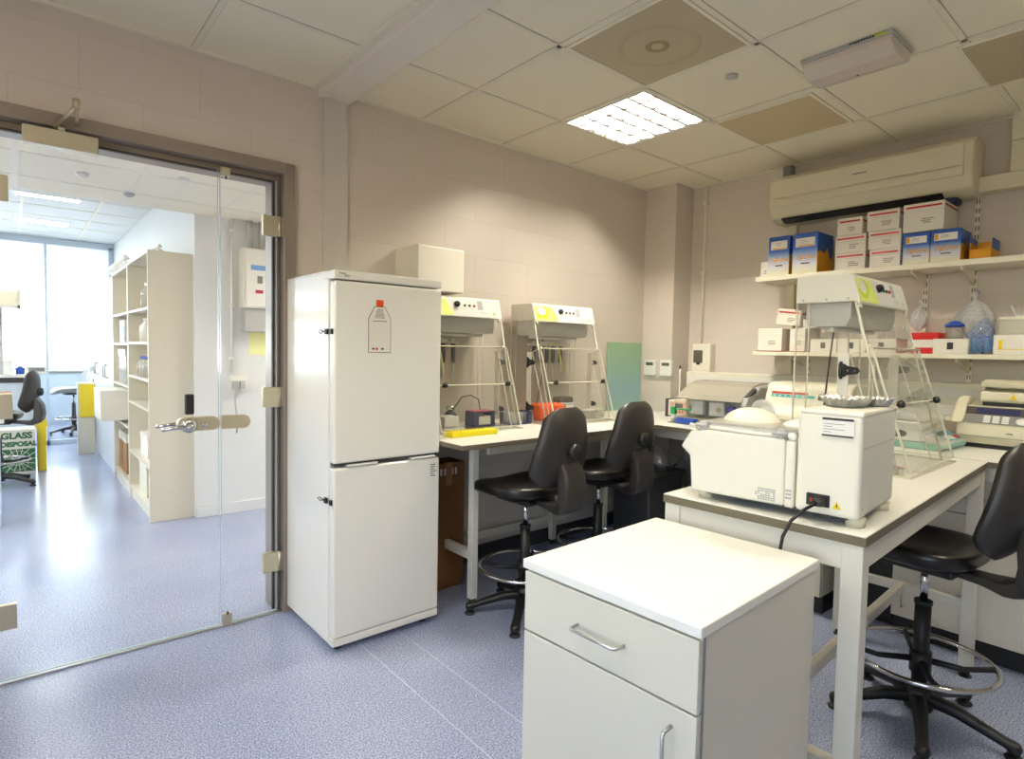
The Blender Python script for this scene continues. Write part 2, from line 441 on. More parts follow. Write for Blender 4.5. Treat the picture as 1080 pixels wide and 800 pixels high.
# ceiling slab with openings for the recessed light panels
PANELS = [(2.767, 2.212), (-.35, 1.4), (.93, .73), (2.767, -.16)]
hs = [(x-.2825, x+.2825, y-.2825, y+.2825) for x, y in PANELS]
xs = sorted({-1.9, 4.4} | {h[0] for h in hs} | {h[1] for h in hs}); ys = sorted({-2.5, YW+.15} | {h[2] for h in hs} | {h[3] for h in hs})
cm = MB()
for xa, xb in zip(xs, xs[1:]):
    for ya, yb in zip(ys, ys[1:]):
        mx_, my_ = (xa+xb)/2, (ya+yb)/2
        if not any(h[0] < mx_ < h[1] and h[2] < my_ < h[3] for h in hs): cm.box(xa, xb, ya, yb, CZ, CZ+.15)
struct('ceiling', cm, 'ceil')
gx = [1.855, 2.463, 3.072, 3.682]; gxl = [.652, .05, -.55, -1.15]
gy = [2.512, 1.912, 1.322, .732, .142, -.45, -1.05, -1.65, -2.25]
g = MB(); sg = MB()
for x in gx+gxl:
    g.box(x-.012, x+.012, -2.4, YW, CZ-.004, CZ); sg.box(x-.0145, x+.0145, -2.4, YW, CZ-.0012, CZ)
for y in gy:
    g.box(-1.8, 1.2, y-.012, y+.012, CZ-.004, CZ-.0002); g.box(1.4, XB, y-.012, y+.012, CZ-.004, CZ-.0002)
    sg.box(-1.8, XB, y-.0145, y+.0145, CZ-.0014, CZ-.0001)
g.box(-1.8, XB, YW-.022, YW, CZ-.006, CZ); g.box(XB-.022, XB, -2.4, YW, CZ-.006, CZ)
struct('ceiling_grid', g, 'grid'); struct('ceiling_shadow_line', sg, 'shadow_gap')
struct('ceiling_beam', MB().box(1.235, 1.405, -2.4, YW, CZ-.045, CZ, bev=.006), 'beam')
struct('trim_1', MB().box(1.2, 1.235, -2.4, YW, CZ-.012, CZ), 'grid')
struct('baseboard_left', MB().box(1.11, 4.0, YW-.012, YW, 0, .1, bev=.003).box(-1.8, -.2, YW-.012, YW, 0, .1, bev=.003), 'dark')
struct('baseboard_back', MB().box(XB-.012, XB, -2.4, 2.762, 0, .1, bev=.003), 'dark')

# door frame (steel lining with stepped rebate)
f = MB()
OX0, OX1, OZ = -.19, 1.108, 2.29
for (a, b, y0, y1) in ((OX0, OX0+.055, YW-.025, YW+.17), (OX1-.055, OX1, YW-.025, YW+.17)):
    f.box(a, b, y0, y1, 0, OZ, bev=.003)
f.box(OX0+.055, OX0+.085, YW+.04, YW+.17, 0, OZ-.055, bev=.002); f.box(OX1-.085, OX1-.055, YW+.04, YW+.17, 0, OZ-.055, bev=.002)
f.box(OX0+.055, OX1-.055, YW-.025, YW+.17, OZ-.055, OZ, bev=.002); f.box(OX0+.086, OX1-.086, YW+.04, YW+.17, OZ-.085, OZ-.055, bev=.002)
struct('door_frame', f, 'doorframe')
struct('door_seal', MB().box(OX0+.085, OX1-.085, YW+.03, YW+.05, OZ-.092, OZ-.084).box(OX1-.094, OX1-.085, YW+.03, YW+.05, 0.01, OZ-.09), 'gasket')

GY = YW+.012
def leaf(name, x0, x1):
    o = struct(name, MB().box(x0, x1, GY-.005, GY+.005, .012, 2.2), 'glass')
    e = obj('glass_edge', MB().box(x0, x0+.0015, GY-.0055, GY+.0055, .012, 2.2).box(x1-.0015, x1, GY-.0055, GY+.0055, .012, 2.2).box(x0, x1, GY-.0055, GY+.0055, .012, .016), 'glass_edge', o)
    return o
d1 = leaf('door_1', -.10, .756)
d2 = leaf('door_2', .764, 1.026)
def patch(parent, x, z, w=.075, h=.1):
    m = MB().box(x-w/2, x+w/2, GY-.014, GY+.014, z-h/2, z+h/2, bev=.002)
    for dz in (-.3, .3): m.cyl((x-.01, GY-.0155, z+dz*h), (x-.01, GY-.013, z+dz*h), .004)
    p = obj('hinge', m, 'steel', parent)
    obj('hinge_knuckle', MB().cyl((x+w/2+.006, GY-.012, z-h/2), (x+w/2+.006, GY-.012, z+h/2), .009).box(x+w/2+.006, x+w/2+.022, GY-.016, GY-.008, z-h/2, z+h/2), 'steel', p)
for z in (1.975, 1.118, .27): patch(d2, .995, z)
for z in (1.968, 1.118, .272):
    obj('hinge', MB().box(-.075, .0, GY-.014, GY+.014, z-.05, z+.05, bev=.002).cyl((-.012, GY-.0155, z+.03), (-.012, GY-.013, z+.03), .004).cyl((-.012, GY-.0155, z-.03), (-.012, GY-.013, z-.03), .004).cyl((-.085, GY-.012, z-.05), (-.085, GY-.012, z+.05), .009), 'steel', d1)
for z, h in ((2.196, .042), (.03, .06)):
    b = obj('flush_bolt', MB().box(.768, .808, GY-.013, GY+.013, z-h/2, z+h/2, bev=.002), 'steel', d2)
    obj('bolt_pin', MB().cyl((.788, GY-.016, z-(h/2 if z > 1 else -h/2)), (.788, GY-.016, z-(h/2+.014 if z > 1 else -h/2-.014)), .004), 'gasket', b)
# lever lock on the wide leaf, strike on the narrow leaf
def stadium(x0, x1, zc, h, n=10, left=True, right=True):
    r = h/2; p = []
    if right: p += [(x1-r+r*math.sin(a), zc-r*math.cos(a)) for a in [PI*k/n for k in range(n+1)]]
    else: p += [(x1, zc-r), (x1, zc+r)]
    if left: p += [(x0+r-r*math.sin(a), zc+r*math.cos(a)) for a in [PI*k/n for k in range(n+1)]]
    else: p += [(x0, zc+r), (x0, zc-r)]
    return p
lk = obj('lock_plate', MB().prism(stadium(.575, .757, 1.005, .066), 'y', GY-.016, GY+.016, bev=.002), 'steel', d1)
lv = MB(); lv.lathe([(0, .0), (.03, .001), (.034, .006), (.03, .014), (.016, .02), (0, .02)], M4=Matrix.Translation((.625, GY-.016, 1.0)) @ Matrix.Rotation(PI/2, 4, 'X'))
lv.tube([(.625, GY-.036, 1.0), (.622, GY-.062, 1.0), (.60, GY-.07, 1.0), (.55, GY-.07, .998), (.505, GY-.068, .992)], [.011, .011, .0105, .009, .008], n=12)
lv.tube([(.625, GY+.036, 1.0), (.622, GY+.062, 1.0), (.60, GY+.07, 1.0), (.55, GY+.07, .998), (.505, GY+.068, .992)], [.011, .011, .0105, .009, .008], n=12)
obj('lever_handle', lv, 'chrome', d1)
obj('lock_cylinder', MB().lathe([(0, 0), (.013, 0), (.013, .006), (.009, .009), (0, .009)], M4=Matrix.Translation((.69, GY-.016, 1.0)) @ Matrix.Rotation(PI/2, 4, 'X')), 'chrome', d1)
obj('strike_plate', MB().prism(stadium(.763, .898, 1.005, .066, left=False), 'y', GY-.016, GY+.016, bev=.002), 'steel', d2)
kp = MB().box(.606, .644, GY-.03, GY-.005, 1.052, 1.146, bev=.006)
obj('keypad', kp, 'black', d1)
# closer
cl = thing('door_closer', 'polished door closer box with folding arm at the top of the wide glass door', 'door closer', (.166, GY-.006, 2.15))
obj('closer_body', MB().box(-.122, .122, -.055, -.006, 0, .068, bev=.004), 'steel', cl)
obj('closer_arm', MB().box(-.01, .012, -.05, -.03, .066, .082).tube([(-.02, -.04, .08), (.028, -.10, .135), (.045, -.115, .16)], .0075).tube([(.045, -.115, .165), (.05, -.06, .12), (.052, -.012, .1)], .0075), 'steel', cl)
obj('arm_pivot', MB().cyl((.045, -.115, .15), (.045, -.115, .185), .012), 'steel', cl); obj('arm_bracket', MB().box(.03, .075, -.03, .008, .085, .108, bev=.002), 'steel', cl)
struct('door_threshold', MB().box(OX0+.06, OX1-.06, GY-.012, GY+.012, 0, .006, bev=.002), 'alu')

# ------------------------------------------------------------------ hall and laboratory behind the glass
HY = 5.145
struct('wall_hall', MB().box(1.1, 4.6, HY, HY+.15, 0, 2.9), 'lab_wall')
struct('wall_lab_right', MB().box(1.115, 1.25, HY+.15, 13.2, 0, 2.9), 'lab_wall')
struct('wall_lab_left', MB().box(-3.2, -3.05, YW+.15, 13.2, 0, 2.9), 'lab_wall')
struct('wall_hall_end', MB().box(4.45, 4.6, YW+.15, HY, 0, 2.9), 'lab_wall')
struct('ceiling_hall', MB().box(-3.1, 4.6, YW+.15, HY+.02, 2.39, 2.9), 'ceil')
struct('ceiling_lab', MB().box(-3.1, 1.25, HY+.02, 13.2, 2.75, 2.9), 'lab_wall')
g = MB()
for x in (-.57, .03, .63, 1.23, 1.83, 2.43): g.box(x-.018, x+.018, YW+.15, HY, 2.387, 2.39)
for y in (3.56, 4.16, 4.76): g.box(-3, 4.4, y-.012, y+.012, 2.3865, 2.39)
for x in (-.5, .1, .7): g.box(x-.012, x+.012, HY+.03, 13, 2.746, 2.75)
for y in (5.9, 6.5, 7.1, 7.7, 8.3, 8.9, 9.5): g.box(-3, 1.1, y-.012, y+.012, 2.7455, 2.75)
struct('ceiling_grid', g, 'grid')
for i, (x, y, r) in enumerate(((.34, 4.42, .03), (.2, 3.87, .03), (.82, 4.1, .026), (.62, 4.75, .035))):
    t = thing(('smoke_detector', 'ceiling_sounder', 'ceiling_sensor', 'air_valve')[i],
              ('white smoke detector on the hall ceiling, farthest left of the round ceiling fittings', 'round white sounder on the hall ceiling just behind the door closer',
               'small white sensor on the hall ceiling near the narrow glass leaf', 'dished air valve on the hall ceiling in the middle of a tile')[i], ('smoke detector', 'sounder', 'sensor', 'air valve')[i], (x, y, 2.39))
    obj('base_ring', MB().lathe([(0, -.001), (r*1.15, -.001), (r*1.15, -.008), (0, -.008)]), 'white', t)
    obj('dome', MB().lathe([(r, -.008), (r*.9, -.02), (r*.5, -.03), (0, -.031)]), 'lgrey' if i == 3 else 'white', t)
t = thing('downlight', 'round recessed downlight glowing on the hall ceiling by the door hinge', 'downlight', (1.62, 4.4, 2.39))
obj('rim', MB().lathe([(.1, 0), (.115, -.003), (.1, -.008), (.09, -.004)]), 'white', t); obj('lens', MB().lathe([(0, -.003), (.09, -.003), (.09, -.001), (0, -.001)]), 'spot_on', t)

# electrical box, conduits, socket on the hall wall
t = thing('electrical_cabinet', 'white wall mounted electrical cabinet with red and yellow isolator switch', 'electrical cabinet', (1.44, HY-.13, 1.68))
obj('cabinet_body', MB().box(-.02, .72, -.0, .13, 0, .48, bev=.006), 'offwhite', t)
obj('cabinet_door', MB().box(0, .7, -.014, 0, .01, .47, bev=.004), 'white', t)
s = obj('isolator', MB().box(.155, .245, -.022, -.014, .36, .45, bev=.002), 'warn', t); obj('isolator_knob', MB().cyl((.2, -.022, .405), (.2, -.04, .405), .034).box(.19, .21, -.05, -.038, .37, .44, bev=.003), 'red', s)
obj('blue_label', MB().box(.035, .165, -.0155, -.014, .305, .345), 'skyp', t)
s = obj('key_switch', MB().box(.085, .125, -.02, -.014, .20, .26, bev=.002), 'grey', t)
s = obj('red_label', MB().box(.07, .13, -.0155, -.014, .12, .148), 'pinkred', t)
obj('grey_back_box', MB().box(.0, .66, .02, .13, -.19, 0, bev=.004), 'lgrey', t)
t = thing('wall_conduits', 'bundle of grey vertical conduits above the electrical cabinet', 'conduit', (1.44, HY, 2.16))
for i in range(6): obj('pipe', MB().cyl((.06+i*.085, -.04, 0), (.06+i*.085, -.04, .23), .018), 'lgrey', t)
t = thing('surface_conduit', 'thin white conduit running down the hall wall to a socket', 'conduit', (1.365, HY, 1.15))
obj('pipe', MB().cyl((0, -.014, 0), (0, -.014, 1.24), .01), 'white', t)
for z in (.12, .55, 1.15): obj('clip', MB().box(-.02, .02, -.03, 0, z-.012, z+.012, bev=.002), 'white', t)
t = thing('wall_socket', 'double white wall socket with plugged leads on the hall wall', 'socket', (1.38, HY, 1.0))
obj('socket_plate', MB().box(-.04, .1, -.035, 0, 0, .13, bev=.004), 'white', t)
for x in (0, .055): obj('plug', MB().box(x-.018, x+.018, -.07, -.035, .02, .09, bev=.005), 'lgrey', t)
obj('lead', MB().tube([(.0, -.055, .02), (.0, -.05, -.1), (.02, -.03, -.22), (.015, -.03, -.34)], .006), 'lgrey', t)
obj('yellow_notice_hall', MB().box(1.5, 1.86, HY-.003, HY-.001, 1.3, 1.5), 'yellowpaper')
tag(bpy.data.objects['yellow_notice_hall'], 'pale yellow paper notice taped below the electrical cabinet', 'notice'); bpy.data.objects['yellow_notice_hall'].name = 'paper_notice'
struct('baseboard_hall', MB().box(1.11, 4.4, HY-.015, HY, 0, .09, bev=.003), 'lab_wall')

# tall shelving: two open bays facing left, then cupboards
BX0, BX1 = .79, 1.11
def open_bay(name, label, y0, y1, zt, shelves, end=False):
    t = thing(name, label, 'shelving', (BX0, y0, 0)); D = BX1-BX0; L = y1-y0
    obj('side_panel', MB().box(0, D, 0, .022, 0, zt, bev=.002), 'melamine', t)
    obj('side_panel', MB().box(0, D, L-.022, L, 0, zt, bev=.002), 'melamine', t)
    obj('top_panel', MB().box(0, D, .022, L-.022, zt-.022, zt, bev=.002), 'melamine', t)
    obj('back_panel', MB().box(D-.012, D, .022, L-.022, .0, zt-.022), 'melamine', t)
    obj('plinth', MB().box(.02, .04, .022, L-.022, 0, .09), 'melamine', t)
    for z in shelves: obj('shelf', MB().box(.005, D-.012, .022, L-.022, z-.02, z, bev=.001), 'melamine', t)
    return t
open_bay('open_shelving', 'tall cream open shelf bay nearest the glass doors, its plain end facing us', 5.2, 6.23, 2.085, (.11, .43, .87, 1.10, 1.39, 1.66))
open_bay('open_shelving', 'second tall cream open shelf bay, with a carton sticking out', 6.235, 7.25, 2.075, (.11, .62, .99, 1.38, 1.66))
def cupboard(label, y0, y1, zt):
    t = thing('tall_cupboard', label, 'cupboard', (BX0, y0, 0), group=None); D = BX1-BX0; L = y1-y0
    obj('carcass', MB().box(.02, D, 0, L, 0, zt, bev=.002), 'bluesteel', t)
    for a, b in ((.003, L/2-.003), (L/2+.003, L-.003)):
        d = obj('door', MB().box(0, .019, a, b, .09, zt-.01, bev=.002), 'bluesteel', t)
        obj('handle', MB().tube([(0, (a+b)/2+.15*(1 if a < .1 else -1), 1.0), (-.03, (a+b)/2+.15*(1 if a < .1 else -1), 1.01), (-.03, (a+b)/2+.15*(1 if a < .1 else -1), 1.13), (0, (a+b)/2+.15*(1 if a < .1 else -1), 1.14)], .006, n=8), 'grey', d)
    return t
cupboard('pale tall cupboard next to the open shelf bays', 7.255, 8.2, 2.06)
cupboard('pale tall cupboard farthest along the row, beside the yellow bin', 8.205, 9.12, 2.06)
# things on the shelves
def bottle(label, x, y, z, r, h, cap, body, group=None):
    t = thing('reagent_bottle', label, 'bottle', (x, y, z), group=group)
    obj('bottle_body', MB().lathe([(0, 0), (r, 0), (r, h*.66), (r*.5, h*.82), (r*.45, h*.9), (0, h*.9)]), body, t)
    obj('cap', MB().lathe([(0, h*.88), (r*.55, h*.88), (r*.55, h), (0, h)]), cap, t); return t
bottle('blue capped clear bottle on the near shelf bay, front of its row', .86, 5.62, 1.10, .045, .17, 'bluep', 'cleartub', 'blue capped bottles on the near shelf bay')
bottle('blue capped clear bottle on the near shelf bay, second in its row', .86, 5.76, 1.10, .045, .17, 'bluep', 'cleartub', 'blue capped bottles on the near shelf bay')
bottle('blue capped clear bottle on the near shelf bay, deepest in its row', .86, 5.90, 1.10, .045, .17, 'bluep', 'cleartub', 'blue capped bottles on the near shelf bay')
bottle('large frosted bottle on the top shelf of the near bay', .88, 5.72, 1.66, .06, .22, 'white', 'cleartub')
bottle('large white bottle on the second highest shelf of the near bay', .88, 5.8, 1.39, .06, .2, 'white', 'card')
def simple_box(name, label, x0, x1, y0, y1, z0, z1, m, cat='box', band=None, group=None):
    t = thing(name, label, cat, ((x0+x1)/2, (y0+y1)/2, z0), group=group); dx = (x1-x0)/2; dy = (y1-y0)/2; h = z1-z0
    obj('box_body', MB().box(-dx, dx, -dy, dy, 0, h*.8, bev=.002), m, t)
    obj('box_lid', MB().box(-dx-.003, dx+.003, -dy-.003, dy+.003, h*.78, h, bev=.002), band or m, t); return t
simple_box('storage_box', 'white carton with a blue side on the far shelf bay', .83, 1.05, 6.72, 7.05, 1.38, 1.6, 'card', band='card')
obj('blue_side', MB().box(-.1145, -.1115, -.16, .1, .02, .16), 'bluep', bpy.data.objects['storage_box'])
simple_box('plastic_bin', 'grey clear drawer bin on the middle shelf of the far bay', .82, 1.06, 6.6, 7.1, 1.0, 1.32, 'cleartub', 'bin', band='lgrey')
simple_box('storage_box', 'cream carton sticking out of the far shelf bay at waist height', .62, 1.0, 6.62, 7.15, .65, .935, 'card')
simple_box('record_box', 'tall carton of labelled packets at the bottom of the far shelf bay', .83, 1.05, 6.7, 6.95, .11, .5, 'brownbox', band='card')
simple_box('record_box', 'second carton of packets at the bottom of the far shelf bay, behind the first', .83, 1.05, 6.97, 7.2, .11, .5, 'brownbox', band='card')
simple_box('storage_box', 'white tub on the low shelf of the near bay', .84, 1.06, 5.6, 5.95, .43, .62, 'card')
simple_box('tall_box', 'tall cream box on the floor shelf of the near bay', .83, 1.05, 5.6, 5.95, .11, .40, 'cream')
# white bags heaped on the cupboards and shelving
def bag(name, label, c, r, m, seed=0, sq=.8, knot=True, cat='bag'):
    rd = random.Random(seed); ph = [rd.random()*6 for _ in range(6)]
    t = thing(name, label, cat, c)
    def fn(u, v):
        a = u*2*PI; z = v
        rr = math.sin(min(1, z*1.6)*PI/2)*(1-z**2.2*.92) if z > 0 else 0.0
        w = 1+.14*math.sin(3*a+ph[0]+z*3)+.09*math.sin(7*a+ph[1]-z*5)+.06*math.sin(13*a+ph[2]+z*9)
        k = 1.0 if z > .02 else .9
        return (r[0]*rr*w*math.cos(a)*k, r[1]*rr*w*math.sin(a)*k, r[2]*(z+.05*math.sin(5*a+ph[3])*z*(1-z)))
    obj('bag_body', MB().grid(fn, 40, 18, closed_u=True), m, t)
    if knot: obj('bag_neck', MB().tube([(0, 0, r[2]*.93), (r[0]*.1, 0, r[2]*1.08), (r[0]*.25, .0, r[2]*1.2)], [r[0]*.1, r[0]*.13, r[0]*.22], n=8), m, t)
    return t
bag('plastic_bag', 'crumpled white bag on top of the tall cupboards', (.94, 7.7, 2.06), (.17, .4, .22), 'card', 3)
bag('plastic_bag', 'small white bag on top of the open shelving near its end', (.95, 5.75, 2.085), (.08, .12, .1), 'card', 5)
# yellow bin
t = thing('clinical_bin', 'cream bin column with a yellow upper door beside the cupboards', 'bin', (.7, 8.98, 0))
obj('bin_body', MB().box(-.09, .085, -.02, .12, 0, .88, bev=.004), 'melamine', t)
obj('yellow_door', MB().box(-.07, .083, -.035, -.02, .455, .86, bev=.003), 'clinical', t)

# partition and window wall at the far end
pt = MB()
for x in (-1.2, .36, 1.1): pt.box(x-.015, x+.015, 9.98, 10.02, 0, 2.75)
pt.box(-3, 1.11, 9.98, 10.02, .0, .06); pt.box(-3, 1.11, 9.97, 10.03, 2.66, 2.745); pt.box(1.05, 1.09, 9.97, 10.03, 2.2, 2.7)
struct('window_1', pt, 'bench_grey'); obj('window_pane', MB().box(-3, 1.1, 9.997, 10.003, .06, 2.62), 'glass', bpy.data.objects['window_1'])
struct('wall_window', MB().box(-3.2, 1.25, 12.9, 13.1, 0, .92).box(-3.2, 1.25, 12.9, 13.1, 2.6, 2.9), 'lab_wall')
struct('window_2', MB().box(-3.0, 1.1, 12.86, 12.95, .9, .94).box(-.6, -.56, 12.92, 12.96, .92, 2.6).box(-3.0, 1.1, 12.92, 12.96, 2.56, 2.6), 'bluesteel')
obj('window_pane', MB().box(-3.0, 1.1, 12.955, 12.96, .92, 2.6), 'glass', bpy.data.objects['window_2'])
t = thing('roller_blind', 'wide white fabric blind half drawn over the far window', 'blind', (-.4, 12.8, 1.42))
def blindf(u, v): return (-2.3+u*3.75, .012*math.sin(v*40), v*1.22)
obj('blind_fabric', MB().grid(blindf, 4, 60), 'blind', t); obj('bottom_bar', MB().box(-2.3, 1.45, -.01, .01, -.015, .01, bev=.003), 'white', t)
t = thing('radiator_cupboard', 'low pale grey cupboard run under the far window', 'cupboard', (-1, 12.6, 0))
obj('carcass', MB().box(-1.8, 1.9, -.2, .24, 0, .86, bev=.003), 'bench_grey', t); obj('top', MB().box(-1.82, 1.92, -.22, .25, .86, .9, bev=.003), 'grey', t)
for i in range(4): obj('door', MB().box(-.6+i*.62, -.02+i*.62, -.215, -.2, .05, .83, bev=.002), 'bench_grey', t)

# laboratory bench at the left with overhead shelf, drawers, instruments
t = thing('lab_bench', 'long laboratory bench with grey drawers along the left of the far lab', 'bench', (-1.0, 8.4, 0))
obj('worktop', MB().box(-1.5, 1.22, 0, .9, .98, 1.015, bev=.004), 'white', t)
u = obj('drawer_unit', MB().box(-1.4, 1.18, .05, .88, .1, .92, bev=.003), 'bench_grey', t)
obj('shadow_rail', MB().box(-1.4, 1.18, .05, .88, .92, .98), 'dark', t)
for i in range(5): obj('drawer_front', MB().box(.56-i*.6, 1.14-i*.6, .03, .05, .12, .9, bev=.002), 'bench_grey', u)
t = thing('overhead_shelf', 'overhead shelf box hanging above the far lab bench', 'shelf', (-1.0, 7.95, 1.72))
obj('shelf_board', MB().box(-1.2, 1.08, 0, .35, 0, .03, bev=.003), 'melamine', t); obj('shelf_back', MB().box(-1.2, 1.08, .33, .35, 0, .19), 'melamine', t)
obj('shelf_end', MB().box(1.05, 1.08, 0, .35, 0, .19, bev=.003), 'melamine', t); obj('post', MB().box(.9, .93, .3, .34, -.70, 0), 'lgrey', t)
t = thing('bench_instrument', 'small white bench instrument with a display on the far lab bench end', 'instrument', (.2, 8.6, 1.015))
obj('case', MB().prism([(-.12, 0), (.12, 0), (.12, .2), (-.04, .22), (-.12, .08)], 'x', -.08, .1, bev=.008), 'white', t); obj('display', MB().box(-.06, .08, -.128, -.119, .03, .07), 'grey', t)
simple_box('ice_bucket', 'white tub on the far lab bench at the picture edge', -.14, -.0, 8.5, 8.75, 1.015, 1.17, 'white', 'tub')
bottle('small blue bottle standing on the far lab bench', .07, 8.55, 1.015, .04, .09, 'white', 'bluep')
# glass disposal carton
t = thing('glass_disposal_box', 'green printed glass disposal carton on the floor under the far bench', 'carton', (.033, 7.9, 0))
obj('carton_body', MB().box(-.143, .143, 0, .3, 0, .465, bev=.003), 'card', t)
obj('print_panel', MB().box(-.14, .14, -.002, 0, .03, .265), 'green', t)
cr = MB()
rd = random.Random(4)
for k in range(16):
    a = k*2*PI/16+.1; x0, z0 = 0, .18
    L = .115/max(abs(math.sin(a)), .001); L2 = .138/max(abs(math.cos(a)), .001); Lm = min(L, L2)
    cr.tube([(.0, -.0025, .148), (math.cos(a)*Lm*.5+rd.uniform(-.01, .01), -.0025, .148+math.sin(a)*Lm*.5+rd.uniform(-.01, .01)), (math.cos(a)*Lm, -.0025, .148+math.sin(a)*Lm)], .0028, n=4)
for q in (.05, .1):
    cr.tube([(math.cos(k*PI/8)*q*(1+.15*((k % 3)-1)), -.0025, .148+math.sin(k*PI/8)*q) for k in range(16)], .002, n=4, closed=True)
obj('shatter_print', cr, 'card', t)
text('lettering', 'GLASS', .088, t, (-.132, -.003, .375), (1, 0, 0), (0, 0, 1), 'green', bold=.004)
text('lettering', 'DISPOSAL', .066, t, (-.136, -.003, .295), (1, 0, 0), (0, 0, 1), 'green', bold=.004)
t = thing('sharps_bin', 'yellow sharps bin beside the glass disposal carton', 'bin', (.24, 8.0, 0))
obj('bin_body', MB().box(-.045, .03, 0, .22, 0, .5, bev=.008), 'clinical', t); obj('bin_lid', MB().box(-.05, .035, -.01, .23, .5, .54, bev=.01), 'clinical', t)
t = thing('wet_floor_sign', 'yellow folded safety sign leaning behind the black chair in the far lab', 'sign', (.22, 7.72, .5))
obj('sign_panel', MB().prism([(-.05, 0), (.06, 0), (.015, .2), (-.01, .2)], 'y', 0, .012), 'clinical', t)
simple_box('cardboard_box', 'brown cardboard box at the left picture edge seen through the glass', -.25, -.012, 5.8, 6.05, .8, .985, 'brownbox')
t = thing('side_table', 'narrow white table behind the glass at the left picture edge', 'table', (-.5, 5.9, 0))
obj('table_top', MB().box(-.5, .45, -.2, .3, .77, .8, bev=.003), 'white', t)
for x in (-.45, .40):
    for y in (-.15, .25): obj('leg', MB().box(x-.02, x+.02, y-.02, y+.02, 0, .77), 'bench_grey', t)

# bright fittings of the laboratory
def lit_panel(label, x, y, z, m, w=.56, l=.56, louvre=True, name='ceiling_light', drop=.004):
    t = thing(name, label, 'ceiling light', (x, y, z), group=None)
    fr = MB()
    for a, b, c, d in ((-w/2, w/2, -l/2, -l/2+.008), (-w/2, w/2, l/2-.008, l/2), (-w/2, -w/2+.008, -l/2, l/2), (w/2-.008, w/2, -l/2, l/2)): fr.box(a, b, c, d, -.006, 0)
    obj('frame', fr, 'alu', t)
    obj('diffuser', MB().box(-w/2+.008, w/2-.008, -l/2+.008, l/2-.008, -.0045 if louvre else -drop, -.001), m, t)
    return t
for y, l_ in ((7.2, .14), (8.72, .26)): lit_panel('slim light panel on the laboratory ceiling, %s' % {7.2: 'nearer the hall', 8.72: 'nearer the glass partition'}[y], .29, y, 2.75, M['panel_cool'], w=.5, l=l_, louvre=False)
for x, y in ((-1.5, 6.2), (-1.5, 8.2), (-.4, 11.4)): lit_panel('light panel on the laboratory ceiling %s' % {6.2: 'over the left aisle near the hall', 8.2: 'over the drawer bench', 11.4: 'beyond the glass partition'}[y], x, y, 2.75, M['panel_cool'], w=.6, l=1.2, louvre=False)
for x, y in ((-1.4, 4.2), (3.0, 4.2)): lit_panel('light panel on the hall ceiling beyond the %s of the door frame' % ('left' if x < 0 else 'right'), x, y, 2.39, M['panel_hall'], w=.56, l=.56, louvre=False)

# ------------------------------------------------------------------ ceiling fittings of the room
def louvre_panel(label, x, y, m):
    t = thing('ceiling_light', label, 'ceiling light', (x, y, CZ)); w = .565
    fr = MB()
    for a, b, c, d in ((-w/2, w/2, -w/2, -w/2+.01), (-w/2, w/2, w/2-.01, w/2), (-w/2, -w/2+.01, -w/2, w/2), (w/2-.01, w/2, -w/2, w/2)): fr.box(a, b, c, d, -.01, .036)
    obj('frame', fr, 'white', t)
    obj('reflector_tray', MB().box(-w/2+.01, w/2-.01, -w/2+.01, w/2-.01, .102, .105).box(-w/2, w/2, -w/2, -w/2+.01, 0, .105).box(-w/2, w/2, w/2-.01, w/2, 0, .105).box(-w/2, -w/2+.01, -w/2, w/2, 0, .105).box(w/2-.01, w/2, -w/2, w/2, 0, .105), 'white', t)
    for i in range(4): obj('fluorescent_tube', MB().cyl((-w/2+.0725+i*.14, -w/2+.015, .07), (-w/2+.0725+i*.14, w/2-.015, .07), .013), 'tube_on', t)
    lo = MB(); n = 5; s = (w-.02)/n
    for i in range(0, n+1):
        p = -w/2+.01+i*s; q = .004 if 0 < i < n else .002
        lo.prism([(p-q*2.6, -.004), (p+q*2.6, -.004), (p+q*.5, .040), (p-q*.5, .040)], 'y', -w/2+.01, w/2-.01)
        lo.prism([(p-q*2.6, -.004), (p+q*2.6, -.004), (p+q*.5, .040), (p-q*.5, .040)], 'x', -w/2+.01, w/2-.01)
    obj('louvre', lo, 'alu', t)
    return t
L0 = louvre_panel('square louvred light panel glowing in the ceiling', 2.767, 2.212, M['panel_on'])
L0.location.z = CZ+.004
dup(L0, (2.767, -.16, CZ+.004), 0, 'square louvred light panel above the stool at the right of the centre table')
dup(L0, (-.35, 1.4, CZ+.004), 0, 'square louvred light panel above the space before the glass doors')
dup(L0, (.93, .73, CZ+.004), 0, 'square louvred light panel above the drawer pedestal')
# the tubes of the fixture nearest the corner are set brighter to wash the wall with light
for c in list(L0.children):
    if c.name.startswith('fluorescent_tube'):
        c.data = c.data.copy(); c.data.materials.clear(); c.data.materials.append(M['tube_bright'])
# perforated vents
def vent(label, x0, x1, y0, y1, m, ring=False):
    t = thing('ceiling_vent', label, 'vent', ((x0+x1)/2, (y0+y1)/2, CZ)); dx = (x1-x0)/2; dy = (y1-y0)/2
    obj('vent_plate', MB().box(-dx, dx, -dy, dy, -.006, -.004), m, t)
    fr = MB()
    for a, b, c, d in ((-dx-.016, dx+.016, -dy-.016, -dy), (-dx-.016, dx+.016, dy, dy+.016), (-dx-.016, -dx, -dy, dy), (dx, dx+.016, -dy, dy)): fr.box(a, b, c, d, -.008, 0, bev=.001)
    obj('vent_frame', fr, 'grid', t)
    if ring:
        obj('dust_ring', MB().lathe([(.028, -.0062), (.029, -.0066), (.051, -.0066), (.052, -.0062)], n=40, caps=False), mat('dust_mark', (158, 142, 110), .8, var=.1), t)
        obj('deflector_ring', MB().lathe([(.15, -.0062), (.151, -.0066), (.184, -.0066), (.185, -.0062)], n=40, caps=False), mat('dust_mark_faint', (182, 170, 142), .8, var=.1), t)
    return t
